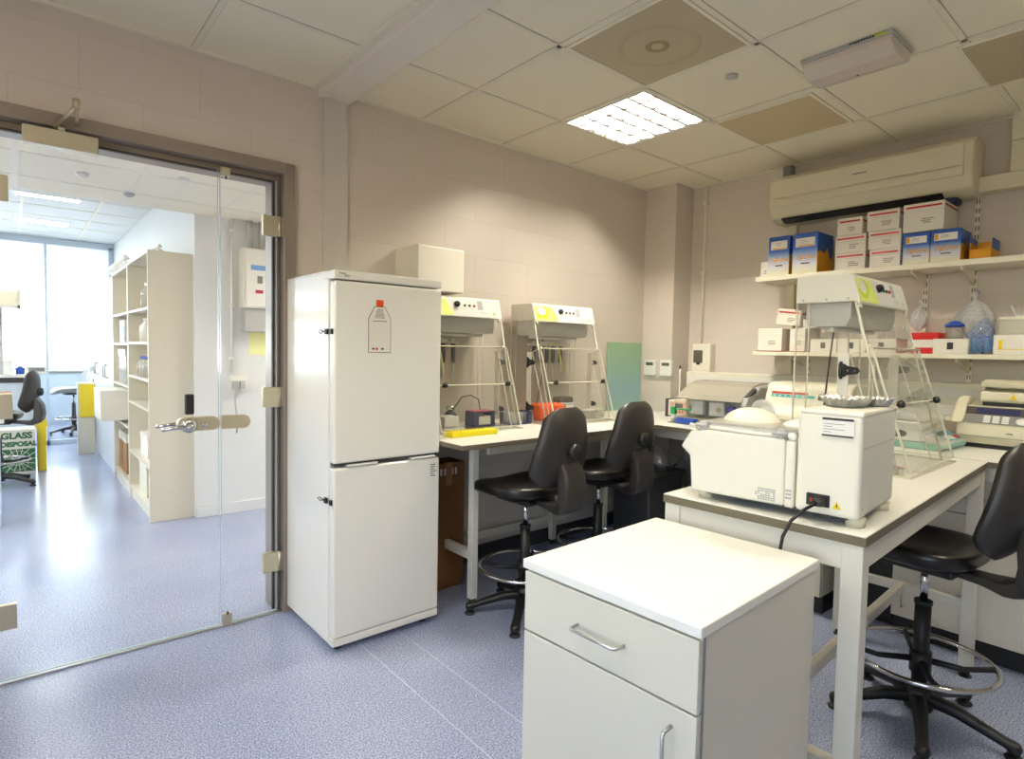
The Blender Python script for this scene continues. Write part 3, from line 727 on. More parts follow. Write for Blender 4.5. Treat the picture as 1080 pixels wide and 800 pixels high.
vent('large perforated ceiling vent with a round dust mark at its middle', 1.895, 2.435, 1.352, 1.885, 'vent', True)
vent('plain tan perforated ceiling vent between the light panel and the air conditioner', 3.13, 3.655, 1.385, 1.905, 'vent_fine')
vent('coarse perforated ceiling vent at the right edge of the ceiling', 3.135, 3.67, .20, .755, 'vent')
t = thing('ceiling_sensor', 'small pale disc sensor on the ceiling tile between the vents', 'sensor', (2.66, 1.55, CZ)); 
obj('sensor_body', MB().lathe([(0, 0), (.03, 0), (.028, -.008), (.014, -.012), (0, -.012)]), 'lgrey', t)
# emergency light: wedge profile, long axis along y
t = thing('emergency_light', 'grey wedge shaped emergency light fixed to the ceiling', 'emergency light', (2.86, 1.08, CZ))
prof = [(-.10, 0), (.13, 0), (.145, -.02), (.07, -.085), (-.05, -.085), (-.11, -.03)]
obj('light_housing', MB().prism([(-.11, 0), (.14, 0), (.14, -.018), (-.11, -.018)], 'y', -.185, .185, bev=.004), 'lgrey', t)
obj('light_diffuser', MB().prism([(-.105, -.018), (.135, -.018), (.115, -.062), (.05, -.078), (-.04, -.078), (-.105, -.04)], 'y', -.18, .18, bev=.004), mat('prismatic_diffuser', (214, 203, 190), .35), t)
s = MB(); rd = random.Random(2)
for i in range(9): s.box(-.1125, -.1105, -.02-i*.011-.008, -.02-i*.011, -.013+rd.uniform(0, .003), -.004)
obj('printed_label', s, 'ink', t); obj('green_label', MB().box(-.1125, -.1105, -.16, -.12, -.013, -.004), 'lime', t)
obj('indicator', MB().lathe([(0, 0), (.006, 0), (.004, -.003), (0, -.004)], c=(.05, .0, -.078)), 'red', t)

# ------------------------------------------------------------------ air conditioner and wall boxing
t = thing('air_conditioner', 'long cream wall mounted air conditioner under the ceiling', 'air conditioner', (3.99, .88, 2.29))
L = 1.13
obj('casing', MB().prism([(.0, .105), (.0, .27), (.05, .31), (.245, .31), (.245, 0), (.11, 0), (.03, .03)], 'y', 0, L, bev=.012, seg=3), 'cream2', t)
obj('front_panel', MB().box(-.012, .0, .04, L-.04, .15, .272, bev=.005), 'cream2', t)
obj('lower_panel', MB().box(-.009, .002, .04, L-.04, .095, .143, bev=.003), 'cream2', t)
v = obj('outlet', MB().prism([(.04, .018), (.108, -.004), (.112, .008), (.044, .03)], 'y', .145, L-.07), 'black', t)
b = MB(); b.prism([(.05, .016), (.1, .0), (.099, -.003), (.049, .013)], 'y', .155, L-.08)
for i in range(4): b.box(.045, .1, .25+i*.22, .255+i*.22, -.002, .012)
obj('louvre_vane', b, 'dark', v)
obj('badge', MB().box(-.0135, -.012, .52, .6, .21, .216), 'inkgrey', t)
obj('pipe_stub', MB().box(.12, .18, L-.09, L-.03, .31, .40, bev=.004), 'grey', t)
t = thing('pipe_boxing', 'cream boxed trunking running right from the air conditioner and up to the ceiling', 'trunking', (4.17, .1, 2.31))
obj('horizontal_boxing', MB().box(-.03, .063, 0, .79, 0, .085, bev=.004), 'cream2', t)
obj('vertical_boxing', MB().box(-.03, .063, 0, .65, .085, .25, bev=.004).box(-.03, .063, 0, .65, .254, .403, bev=.004), 'cream2', t)
t = thing('pipe_trunking', 'cream vertical trunking strip below the left end of the air conditioner', 'trunking', (XB, 1.93, .95))
obj('strip', MB().box(-.04, 0, -.025, .025, .3, 1.36, bev=.003), 'cream2', t)

# ------------------------------------------------------------------ shelves on twin slot uprights
def upright(y, z0, z1):
    t = thing('shelf_upright', 'x', 'shelf upright', (XB, y, z0)); m = MB().box(-.016, -.001, -.014, .014, 0, z1-z0, bev=.001)
    obj('channel', m, 'cream', t); s = MB(); n = int((z1-z0)/.05)
    for i in range(n):
        for dy in (-.0065, .0065): s.box(-.0166, -.0158, dy-.003, dy+.003, .012+i*.05, .038+i*.05)
    obj('slots', s, 'inkgrey', t); return t
for y, z0, z1, l in ((1.80, 1.12, 2.0, 'slotted upright nearest the corner end of the wall shelves'), (1.13, 1.2, 2.0, 'slotted upright behind the clear cabinet and wall shelves'), (.895, 1.15, 2.35, 'slotted upright behind the blue plastic bags'), (.42, 1.15, 2.0, 'slotted upright at the right end of the wall shelves')):
    upright(y, z0, z1)['label'] = l
def wall_shelf(label, z, x0, y0, y1, th=.028, brackets=()):
    t = thing('wall_shelf', label, 'shelf', (XB-.018, y0, z))
    obj('shelf_board', MB().box(x0-XB+.018, 0, 0, y1-y0, -th, 0, bev=.003), 'cream', t)
    for y in brackets:
        obj('bracket', MB().prism([(0, -th), (x0-XB+.05, -th), (x0-XB+.05, -th-.012), (-.012, -th-.085), (0, -th-.085)], 'y', y-y0-.004, y-y0+.004).cyl((x0-XB+.055, y-y0-.006, -th-.01), (x0-XB+.055, y-y0+.006, -th-.01), .012), 'cream', t)
    return t
wall_shelf('long cream upper wall shelf carrying the cartons', 1.915, 3.92, .1, 2.05, .032, (1.80, 1.13, .895, .42))
wall_shelf('long cream lower wall shelf carrying bottles and bags', 1.405, 3.92, .1, 2.05, .026, (1.80, 1.13, .895, .42))

# cartons on the upper shelf; fronts face the room (-x)
XF = 3.945
def carton(label, y0, y1, z0, z1, x0=XF, x1=4.19, stripe='red', group=None, side=True):
    """white carton with a red band, printed lines on the face"""
    t = thing('carton', label, 'carton', (x0, (y0+y1)/2, z0), group=None); w = (y1-y0)/2; h = z1-z0
    obj('carton_body', MB().box(0, x1-x0, -w, w, 0, h, bev=.0025), 'card', t)
    p = MB(); p.box(-.0012, 0, -w+.012, w-.012, h-.026, h-.016)
    if side: p.box(.01, x1-x0-.01, -w-.0012, -w, h-.026, h-.016)
    obj('red_band', p, stripe, t)
    q = MB(); rd = random.Random(int(y0*1000+z0*100))
    for i in range(3):
        l = w*rd.uniform(.35, .6); q.box(-.001, 0, -.0-l, 0+rd.uniform(0, .01), h*.42-i*.0105, h*.42-i*.0105+.004)
    obj('printed_lines', q, 'inkgrey', t)
    obj('lid_seam', MB().box(-.0008, 0, -w+.002, w-.002, h*.82-.018, h*.82-.0172), 'lgrey', t)
    return t
S = 1.915
carton('white carton with red band, bottom of the left stack on the upper shelf', 1.375, 1.548, S, 2.020)
carton('white carton with red band, middle of the left stack on the upper shelf', 1.375, 1.55, 2.021, 2.128)
carton('white carton with red band, top of the left stack on the upper shelf', 1.40, 1.54, 2.129, 2.232)
carton('white carton with red band, bottom of the middle stack, beside the blue boxes', 1.19, 1.352, S, 2.022)
carton('white carton with red band, second layer of the middle stack on the upper shelf', 1.19, 1.362, 2.023, 2.13)
carton('white carton with red band, top of the middle stack on the upper shelf', 1.202, 1.372, 2.131, 2.248, x0=3.94)
carton('large white carton with red band resting on the two small blue boxes', .985, 1.182, 2.096, 2.256, x0=3.94, x1=4.2)
fade = [(0, (232, 230, 190)), (.25, (214, 214, 222)), (.5, (132, 158, 200)), (.62, (36, 84, 168)), (1, (30, 76, 160))]
def blue_box(label, y0, y1, z0, z1, x0=XF, depth=.22, amberlab=False, open_=False):
    t = thing('tip_box', label, 'box', (x0, (y0+y1)/2, z0)); w = (y1-y0)/2; h = z1-z0
    obj('box_body', MB().box(0, depth, -w, w, 0, h*.93, bev=.002).box(.004, depth, -w+.003, w-.003, h*.93, h, bev=.002), 'blue', t)
    obj('front_print', MB().box(-.0012, 0, -w, w, 0, h*.98), ramp_mat('blue_fade_print', 2, fade, lo=0, hi=h), t)
    zz = [(0, 0), (depth, 0), (depth, h*.36), (depth*.86, h*.28), (depth*.72, h*.5), (depth*.5, h*.62)]
    zz = [(.0, .0), (depth, .0), (depth, h*.5), (depth*.82, h*.38), (depth*.62, h*.66), (depth*.42, h*.50), (depth*.2, h*.56), (0, h*.5)]
    obj('amber_side', MB().prism(zz, 'y', -w-.0012, -w), 'amber', t)
    lb = MB(); lb.box(-.0024, -.0012, -w*.78, w*.78, h*.66, h*.88)
    obj('address_label', lb, 'card', t)
    k = MB()
    if amberlab: k.box(-.003, -.0024, w*.5, w*.76, h*.68, h*.86)
    obj('label_stripe', MB().box(-.0032, -.0024, -w*.7, w*.5, h*.67, h*.70) if not amberlab else k, 'amber', t)
    s = MB()
    for i in range(3): s.box(-.0032, -.0024, -w*.2, w*.35, h*.74+i*h*.035, h*.74+i*h*.035+.0016)
    obj('printed_lines', s, 'inkgrey', t)
    text('brand_lettering', 'TipOne', w*.50, t, (-.0016, w*.76, h*.36), (0, -1, 0), (0, 0, 1), 'amber', shear=.35, bold=.0009)
    obj('caption', MB().box(-.0022, -.0012, -w*.4, w*.3, h*.24, h*.27), 'ink', t)
    return t
blue_box('small blue tip box at the left end of the upper shelf', 1.835, 1.975, S, 2.178)
blue_box('larger blue tip box second from the left end of the upper shelf', 1.655, 1.812, S, 2.178, depth=.24)
blue_box('blue tip box under the large white carton, nearest the stacked cartons', 1.048, 1.178, S, 2.092, amberlab=True)
blue_box('blue tip box under the right half of the large white carton, amber side showing', .905, 1.043, S, 2.094, amberlab=True)
t = thing('open_carton', 'torn open blue and amber carton at the right end of the cartons', 'carton', (4.0, .78, S))
obj('carton_wall', MB().box(0, .17, .0, .003, 0, .105).box(0, .17, .095, .098, 0, .1).box(0, .003, 0, .098, 0, .06).box(.167, .17, 0, .098, 0, .12).box(0, .17, 0, .098, 0, .003), 'amber', t)
obj('blue_flap', MB().box(0, .17, -.002, .0, .06, .115), 'blue', t); obj('blue_flap', MB().box(.0, .17, .097, .1, .07, .13), 'blue', t)
carton('small white carton at the very left end of the upper shelf', 1.975, 2.035, S, 2.02, x0=3.96, x1=4.15, stripe='card')
# the bag behind the big carton
t = thing('plastic_sleeve', 'dark blue plastic sleeve poking up behind the large white carton', 'sleeve', (4.13, 1.0, 2.257)); obj('sleeve_body', MB().superell((0, 0, .018), .06, .04, .018), 'navy', t)

# lower shelf
Z1 = 1.405
carton('square white box at the left end of the lower shelf', 1.868, 2.035, Z1+.006, 1.562, x0=3.96, x1=4.16, stripe='card')
t = thing('red_folder', 'thin red folder lying under the white boxes on the lower shelf', 'folder', (3.95, 1.87, Z1)); obj('folder_cover', MB().box(0, .22, -.15, .165, 0, .0055, bev=.001), mat('dull_red', (150, 52, 40), .5), t)
carton('narrow white box second from the left on the lower shelf', 1.72, 1.82, Z1+.006, 1.56, x0=3.97, x1=4.15, stripe='card')
t = carton('white carton with red band tilted on top of the two white boxes', -.078, .078, 0, .105, x0=0, x1=.17); t.location = (3.98, 1.845, 1.585); t.rotation_euler = (R(7), 0, R(4))
t = thing('plastic_sleeve', 'blue topped small packet beside the tilted carton', 'packet', (4.05, 1.71, 1.561)); obj('packet_body', MB().box(-.05, .06, -.05, .04, 0, .06, bev=.004), 'card', t); obj('packet_top', MB().box(-.05, .06, -.05, .04, .06, .075, bev=.006), 'navy', t)
t = thing('rack_box', 'white rack box with a dark label, leftmost of four on the lower shelf', 'box', (3.955, 1.60, Z1), group=None)
w = .075
def rackbox(t, w, h=.085):
    obj('box_body', MB().box(0, .2, -w, w, 0, h, bev=.003), 'card', t); obj('label', MB().box(-.001, 0, -.014, .014, h*.3, h*.75), 'ink', t)
rackbox(t, .08)
for i, (y, l) in enumerate(((1.435, 'second of four'), (1.27, 'third of four'), (.93, 'under the blue capped bottle'))):
    q = thing('rack_box', 'white rack box with a dark label, %s on the lower shelf' % l, 'box', (3.955, y, Z1)); rackbox(q, .08)
for i, y in enumerate((1.62, 1.57, 1.45, 1.40, 1.29, 1.24, 1.18)):
    bottle('clear plastic tub standing on the rack boxes of the lower shelf', 4.02, y, Z1+.086, .022, .07, 'cleartub', 'cleartub', 'clear tubs on the rack boxes')
t = thing('red_tray_box', 'bright red open fronted box on the lower shelf', 'box', (3.955, 1.05, Z1))
obj('box_body', MB().box(.004, .19, -.062, .075, 0, .12, bev=.003), 'redcard', t); obj('white_label', MB().box(-.001, .004, -.045, .075, .035, .08, bev=.001), 'card', t)
t = thing('blue_cap_bottle', 'clear jar with a blue cap standing on the white rack box', 'bottle', (4.03, .93, Z1+.086))
obj('jar', MB().lathe([(0, 0), (.04, 0), (.04, .055), (.03, .07), (0, .07)]), 'cleartub', t); obj('cap', MB().lathe([(0, .066), (.045, .066), (.047, .078), (.03, .09), (.012, .1), (0, .1)]), 'bluep', t)
bag('plastic_bag', 'large frosted clear bag knotted above the lower shelf rack box', (4.09, .86, Z1+.085), (.09, .12, .22), 'baggy', 11, knot=True)
bag('plastic_bag', 'clear bag of blue capped tubes drooping on the lower shelf', (4.03, .80, Z1), (.08, .075, .2), 'bluebag', 21, knot=False)
bag('plastic_bag', 'small clear bag with a lilac seal above the red box', (4.02, 1.10, Z1+.125), (.05, .055, .15), 'baggy', 31)
for i, (dx, dy, dz) in enumerate(((0, .02, .02), (-.02, -.03, .03), (.02, .0, .05), (-.01, .045, .03), (.0, -.05, .06))):
    bottle('blue capped tube inside the blue tinted bag', 4.02+dx, .80+dy*.8, Z1+.002+dz*.3, .012, .09, 'bluep', 'skyp', 'blue capped tubes in the bag')
t = thing('packet_stack', 'stack of clear wrapped plates behind the red box', 'packet stack', (4.1, 1.03, Z1+.0)); 
obj('plates', MB().box(-.03, .05, -.06, .05, 0, .205, bev=.004), 'cleartub', t)
t = thing('glove_carton', 'white carton with a yellow outline at the right end of the lower shelf', 'carton', (3.95, .62, Z1))
obj('carton_body', MB().box(0, .22, -.2, .122, 0, .105, bev=.003), 'card', t)
obj('yellow_print', MB().box(-.001, 0, -.19, .1, .027, .031).box(-.001, 0, .084, .1, .027, .077), 'warn', t); obj('caption', MB().box(-.001, 0, -.05, -.01, .07, .075), 'inkgrey', t)
t = thing('clear_front_box', 'cream box with a clear front on top of the yellow outlined carton', 'box', (3.955, .6, Z1+.106))
obj('box_body', MB().box(.004, .21, -.2, .122, 0, .09, bev=.003), 'offwhite', t); obj('clear_front', MB().box(-.001, .004, -.2, .122, .0, .076), 'cleartub', t); obj('lid', MB().box(-.002, .212, -.202, .124, .078, .092, bev=.003), 'cream', t)
t = thing('open_tray', 'shallow white open tray at the top of the right hand stack', 'tray', (3.97, .57, Z1+.199))
obj('tray_walls', MB().prism([(-.09, 0), (.09, 0), (.115, .06), (.11, .06), (.088, .004), (-.088, .004), (-.11, .06), (-.115, .06)], 'x', 0, .2), 'white', t)

# ------------------------------------------------------------------ services on the back wall
t = thing('bench_trunking', 'long white service trunking along the back wall above the benches', 'trunking', (XB, .1, 1.02))
obj('trunking_body', MB().box(-.085, 0, 0, 2.62, 0, .22, bev=.004), 'offwhite', t)
obj('cover_strip', MB().box(-.089, -.085, .01, 2.61, .03, .09, bev=.002).box(-.089, -.085, .01, 2.61, .13, .19, bev=.002), 'white', t)
for y in (1.05, .62): 
    s = obj('outlet', MB().box(-.093, -.085, y-.045, y+.045, .07, .15, bev=.003), 'white', t); obj('plug_top', MB().box(-.125, -.093, y-.022, y+.022, .075, .125, bev=.008), 'lgrey', s)
t = thing('isolator_box', 'grey isolator box with a clear window and conduit above it', 'switch box', (4.16, 2.605, 1.235))
obj('box_body', MB().box(0, .075, -.085, .075, 0, .225, bev=.008), 'offwhite', t); obj('window', MB().box(-.004, 0, -.02, .062, .075, .175, bev=.003), 'smoke', t)
obj('latch', MB().box(-.012, -.002, .0, .03, .06, .08, bev=.003), 'black', t); obj('gland', MB().cyl((.03, -.03, -.03), (.03, -.03, 0), .014).cyl((.03, .03, -.03), (.03, .03, 0), .014), 'grey', t)
t = thing('surface_conduit', 'thin vertical conduit from the ceiling down to the grey isolator box', 'conduit', (XB-.012, 2.64, 1.46))
obj('pipe', MB().cyl((0, 0, 0), (0, 0, 1.25), .011), 'offwhite', t); obj('clip', MB().box(-.016, .012, -.02, .02, .55, .575, bev=.002).box(-.016, .012, -.02, .02, 1.1, 1.125, bev=.002), 'offwhite', t)
for y, l in ((2.955, 'white wall thermostat nearer the green board'), (2.80, 'white wall thermostat nearer the pier edge')):
    t = thing('thermostat', l, 'thermostat', (4.0, y, 1.2)); obj('case', MB().box(-.025, 0, -.055, .055, 0, .125, bev=.005), 'white', t)
    obj('display', MB().box(-.0265, -.025, -.035, .035, .08, .105), 'screen', t); obj('lower_edge', MB().box(-.024, 0, -.05, .05, -.008, 0), 'lgrey', t)
t = thing('thermometer_probe', 'slim white rod with a black tip standing in the corner by the pier', 'probe', (4.06, 2.72, .92)); 
obj('rod', MB().cyl((0, 0, 0), (0, 0, .34), .006), 'white', t); obj('tip', MB().cyl((0, 0, .34), (0, 0, .365), .008), 'black', t)
t = thing('green_board', 'translucent green blue board leaning in the corner behind the bench', 'board', (3.76, 3.035, .92)); 
obj('board_panel', MB().box(-.215, .205, -.004, .004, 0, .54, bev=.001), 'board', t)
# white box on the left wall over the cabinets
t = thing('wall_box', 'plain white box mounted on the wall above the fridge and left cabinet', 'wall box', (1.78, YW, 1.70)); obj('casing', MB().box(-.085, .22, -.25, 0, 0, .245, bev=.006), 'offwhite', t); obj('end_cap', MB().box(-.087, -.080, -.252, 0, .0, .247, bev=.003), 'offwhite', t)

# ------------------------------------------------------------------ fridge freezer
t = thing('fridge_freezer', 'tall white fridge freezer beside the glass doors', 'fridge', (1.07, 2.457, 0))
W, D = .552, .58
obj('cabinet', MB().box(0, W, .062, D, .035, 1.712, bev=.006), 'fridge', t)
obj('top_panel', MB().box(-.001, W+.001, .0, .12, 1.674, 1.714, bev=.006).box(0, W, .1, D, 1.70, 1.716, bev=.004), 'fridge', t)
obj('door_seal', MB().box(.008, W-.008, .052, .064, .06, 1.67), 'lgrey', t)
d = obj('upper_door', MB().box(0, W, 0, .054, .862, 1.668, bev=.010, seg=3), 'fridge', t)
obj('handle_recess', MB().box(.005, W-.005, .012, .05, .8505, .864, bev=.002), 'dark', d)
d = obj('lower_door', MB().box(0, W, 0, .054, .075, .842, bev=.010, seg=3), 'fridge', t)
for a, b in ((.06, .21), (W-.17, W-.03)): obj('handle_lip', MB().prism([(.0, .842), (.02, .842), (.02, .852), (.004, .855), (-.008, .848)], 'x', a, b, bev=.002), 'lgrey', d)
obj('kick_panel', MB().box(0, W, .004, .055, .036, .072, bev=.004), 'fridge', t)
for x in (.05, W-.05):
    for y in (.07, D-.06): obj('foot', MB().cyl((x, y, 0), (x, y, .038), .018), 'black', t)
text('badge_lettering', 'freeze', .012, t, (.02, -.0006, 1.696), (1, 0, 0), (0, 0, 1), 'ink')
text('badge_lettering', 'FF21', .014, t, (.045, -.0006, 1.684), (1, 0, 0), (0, 0, 1), 'ink')
lp = MB(); rd = random.Random(9)
for r_ in range(6): lp.box(W-.055, W-.055+rd.uniform(.02, .036), -.0008, 0, .805-r_*.011, .810-r_*.011)
obj('rating_print', lp, 'inkgrey', t)
for z, n in ((1.445, 'upper_catch'), (.69, 'lower_catch')):
    c = obj('door_catch', MB().box(-.012, .0, .06, .085, z-.012, z+.012, bev=.002).box(-.010, .0, .012, .032, z-.012, z+.012, bev=.002), 'black', t)
    obj('catch_wire', MB().tube([(-.012, .085, z), (-.014, .12, z+.008), (-.014, .145, z), (-.014, .12, z-.008), (-.012, .085, z)], .002, n=6), 'dark', c)
# flask sticker on the freezer door
t = thing('flask_sticker', 'flask shaped sticker with a red cap on the fridge door', 'sticker', (1.285, 2.4562, 1.355))
out = [(-.057, 0), (.057, 0), (.057, .155), (.027, .21), (-.027, .21), (-.057, .155)]
inn = [(-.054, .003), (.054, .003), (.054, .154), (.025, .207), (-.025, .207), (-.054, .154)]
obj('flask_outline', MB().prism(out, 'y', -.0008, 0), 'inkgrey', t); obj('flask_face', MB().prism(inn, 'y', -.0014, -.0008), mat('sticker_face', (226, 220, 204), .4), t)
obj('flask_cap', MB().box(-.018, .018, -.0022, 0, .21, .24, bev=.0008), mat('red_orange_cap', (226, 74, 30), .4), t)
gm = MB()
for i in range(8): gm.box(-.014-i*.0016, .014+i*.0016, -.0018, -.0014, .196-i*.0055, .1985-i*.0055)
obj('graduation_marks', gm, 'inkgrey', t); mk = MB(); rd = random.Random(1)
for i in range(6): mk.box(-.034+i*.012, -.026+i*.012, -.0018, -.0014, .142, .146)
for x in (-.032, .014): mk.box(x-.006, x+.006, -.0018, -.0014, .014, .022)
obj('printed_marks', mk, 'ink', t); obj('red_mark', MB().box(-.02, -.009, -.0018, -.0014, .013, .023), 'red', t)

# ------------------------------------------------------------------ benches
BZ = .94      # table and wall bench
CB = .92      # corner bench
def worktop(mb_top, mb_edge, pts, z1, th=.026):
    mb_top.prism(pts, 'z', z1-.003, z1, bev=.0008); mb_edge.prism(pts, 'z', z1-th, z1-.003, bev=.0)
t = thing('corner_bench', 'white corner laboratory bench running along both walls', 'bench', (1.632, 2.28, 0))
pts = [(0, 0), (1.53, 0), (1.53, -1.02), (2.6, -1.02), (2.6, .48), (2.366, .48), (2.366, .77), (.0, .77)]
a = MB(); b = MB(); worktop(a, b, pts, CB)
obj('worktop', a, 'worktop', t); obj('worktop_edge', b, 'wedge', t)
def leg(x, y, parent, z1=BZ-.026, foot=True, s=.02):
    l = obj('leg', MB().box(x-s, x+s, y-s, y+s, .03, z1, bev=.002), 'frame', parent)
    obj('foot', MB().cyl((x, y, 0), (x, y, .03), .017).cyl((x, y, 0), (x, y, .006), .024), 'black', l); return l
# legs of the bench sit back under the overhanging top
for x, y in ((.258, .25), (.258, .72), (1.32, .25), (1.32, .72), (1.75, -.88)): leg(x, y, t, z1=CB-.026)
obj('apron_rail', MB().box(.28, 1.66, .15, .17, .825, .894, bev=.002), 'frame', t)
obj('apron_rail', MB().box(1.64, 1.66, -.95, .15, .825, .894, bev=.002), 'frame', t)
obj('side_rail', MB().box(.243, .273, .27, .70, .24, .29, bev=.002), 'frame', t)
obj('back_rail', MB().box(.0, 1.45, .705, .735, .16, .21, bev=.002), 'frame', t)
obj('top_side_rail', MB().box(.243, .273, .27, .70, .84, .894, bev=.002), 'frame', t)

t = thing('wall_bench', 'white bench along the back wall carrying the beige cycler', 'bench', (3.20, -.6, 0))
a = MB(); b = MB(); worktop(a, b, [(0, 0), (1.035, 0), (1.035, 1.855), (0, 1.855)], BZ); obj('worktop', a, 'worktop', t); obj('worktop_edge', b, 'wedge', t)
obj('apron_rail', MB().box(.02, .04, 0, 1.85, .85, .914, bev=.002), 'frame', t)
def base_unit(name, label, x0, x1, y0, y1, doors, m='melamine', plinth=.1, z1=.84, drawer=True):
    """under-bench cupboard whose fronts face the room (-x)"""
    t = thing(name, label, 'cabinet', (x0, (y0+y1)/2, 0)); w = (y1-y0)/2
    obj('carcass', MB().box(.02, x1-x0, -w, w, plinth, z1, bev=.002), m, t); obj('plinth', MB().box(.05, x1-x0, -w+.005, w-.005, 0, plinth), 'black', t)
    n = doors; dw = 2*w/n
    for i in range(n):
        a, b = -w+i*dw+.002, -w+(i+1)*dw-.002
        if drawer:
            d = obj('drawer', MB().box(0, .019, a, b, z1-.17, z1-.004, bev=.002), m, t); yy = (a+b)/2
            obj('handle', MB().tube([(0, yy-.06, z1-.09), (-.03, yy-.06, z1-.09), (-.03, yy+.06, z1-.09), (0, yy+.06, z1-.09)], .005, n=8), 'alu', d)
        d = obj('door', MB().box(0, .019, a, b, plinth+.003, z1-(.174 if drawer else .004), bev=.002), m, t); yy = a+.05 if i % 2 else b-.05
        obj('handle', MB().tube([(0, yy, .28), (-.03, yy, .28), (-.03, yy, .16), (0, yy, .16)], .005, n=8), 'alu', d)
    return t
base_unit('base_cabinet', 'grey white cupboard under the bench behind the black stool', 3.33, 4.15, .30, .97, 1)
base_unit('base_cabinet', 'grey white cupboard under the bench at its far right end', 3.33, 4.15, -.58, .296, 1)
base_unit('base_cabinet', 'grey cupboard standing under the corner bench behind the table frame', 3.24, 4.1, 1.27, 1.72, 1, drawer=False)
# things under the benches
t = thing('dark_knee_space', 'black block standing for the dark open knee space under the wall bench beside the grey cupboard', 'cabinet', (3.40, 1.115, 0))  # black block added in place of the shaded open knee space
obj('carcass', MB().box(.02, .72, -.135, .135, .05, .84, bev=.002), 'black', t); obj('plinth', MB().box(.05, .7, -.13, .13, 0, .05), 'black', t)
d = obj('door', MB().box(0, .019, -.133, .133, .055, .835, bev=.003), 'black', t); obj('handle', MB().tube([(0, .09, .6), (-.02, .09, .6), (-.02, .09, .72), (0, .09, .72)], .005, n=8), 'dark', d)
t = thing('cardboard_box', 'tall brown cardboard box under the bench beside the fridge', 'box', (1.86, 2.82, 0))
obj('box_body', MB().box(-.2, .15, -.04, .12, 0, .73, bev=.004), 'darkbrown', t); obj('tape', MB().box(.02, .06, -.0415, -.04, .6, .731).box(.02, .06, -.04, .12, .73, .7315), 'brownbox', t)
pm = MB()
for i in range(5): pm.box(-.02+i*.025, -.008+i*.025, -.0412, -.04, .66, .70)
obj('printed_marks', pm, 'card', t)
t = thing('waste_bin', 'dark grey waste bin under the bench corner', 'bin', (3.28, 2.42, 0))
obj('bin_body', MB().prism([(-.17, 0), (.17, 0), (.19, .58), (-.19, .58)], 'y', -.15, .15, bev=.012), 'dark', t); obj('rim', MB().box(-.2, .2, -.16, .16, .57, .6, bev=.01), 'dark', t)
bag('bin_liner_bag', 'crinkled clear bag hanging over the dark waste bin', (3.26, 2.34, .57), (.19, .17, .2), 'darkbag', 8, knot=False)
t = thing('pc_tower', 'black computer tower on the floor under the corner bench', 'computer', (3.6, 2.0, 0)); obj('case', MB().box(-.2, .25, -.09, .09, .02, .45, bev=.006), 'black', t); obj('front_bezel', MB().box(-.215, -.2, -.09, .09, .02, .45, bev=.006), 'dark', t)
for x in (-.15, .2): obj('foot', MB().box(x-.02, x+.02, -.08, .08, 0, .02), 'black', t)
simple_box('small_carton', 'small brown carton with an orange strip under the corner bench', 3.5, 3.85, 1.76, 1.88, 0, .55, 'darkbrown', 'carton', band='amber')

# ------------------------------------------------------------------ centre table (turned slightly)
TT = thing('lab_table', 'white high laboratory table standing out in the room', 'table', (1.575, .517, 0), R(2.7))
TL, TW = 1.612, .566
a = MB(); b = MB(); worktop(a, b, [(0, 0), (TL, 0), (TL, TW), (0, TW)], BZ); obj('worktop', a, 'worktop', TT); obj('worktop_edge', b, 'wedge', TT)
for x, y in ((.028, .03), (.028, TW-.03), (TL-.035, .03), (TL-.035, TW-.03)): leg(x, y, TT, s=.025)
obj('apron_rail', MB().box(.055, TL-.06, .012, .037, .845, .914, bev=.002), 'frame', TT)
obj('apron_rail', MB().box(.055, TL-.06, TW-.037, TW-.012, .845, .914, bev=.002), 'frame', TT)
obj('end_rail', MB().box(.008, .033, .055, TW-.055, .845, .914, bev=.002), 'frame', TT)
obj('end_rail', MB().box(TL-.045, TL-.02, .055, TW-.055, .845, .914, bev=.002), 'frame', TT)
obj('low_rail', MB().box(TL-.05, TL-.02, .055, TW-.055, .30, .34, bev=.002), 'frame', TT)
obj('low_rail', MB().box(.01, .045, .055, TW-.055, .30, .34, bev=.002), 'frame', TT)
obj('long_low_rail', MB().box(.045, TL-.05, TW/2-.015, TW/2+.015, .30, .34, bev=.002), 'frame', TT)

# ------------------------------------------------------------------ drawer pedestal in the foreground
P = thing('drawer_pedestal', 'white pedestal cabinet with one drawer and a door in the foreground', 'cabinet', (.949, .570, 0), R(2.4))
pw, pd, ph = .469, .555, .88      # along y, along x
obj('top_board', MB().box(-.003, pd, 0, pw, ph-.022, ph, bev=.0025), 'worktop', P)
obj('carcass', MB().box(.018, pd-.008, .006, pw-.006, .09, ph-.024, bev=.001), 'melamine', P)
obj('plinth', MB().box(.06, pd-.02, .01, pw-.01, 0, .09), 'dark', P)
d = obj('drawer', MB().box(-.0, .0175, .006, pw-.006, ph-.168, ph-.028, bev=.0018), 'melamine', P)
obj('handle', MB().tube([(0, .172, ph-.1), (-.026, .174, ph-.1), (-.03, .18, ph-.1), (-.03, .288, ph-.1), (-.026, .294, ph-.1), (0, .296, ph-.1)], .0036, n=12), 'alu', d)
d = obj('door', MB().box(-.0, .0175, .006, pw-.006, .095, ph-.173, bev=.0018), 'melamine', P)
obj('handle', MB().tube([(0, .058, ph-.212), (-.026, .058, ph-.214), (-.03, .058, ph-.22), (-.03, .058, ph-.328), (-.026, .058, ph-.334), (0, .058, ph-.336)], .0036, n=12), 'alu', d)
obj('side_catch', MB().box(.03, .045, pw-.006, pw+.004, .69, .705, bev=.001), 'alu', P)
obj('carcass_gap_shade', MB().box(.0176, .02, .003, pw-.003, .095, ph-.026), 'grey', P)  # grey strip paints the slight shadow behind drawer and door

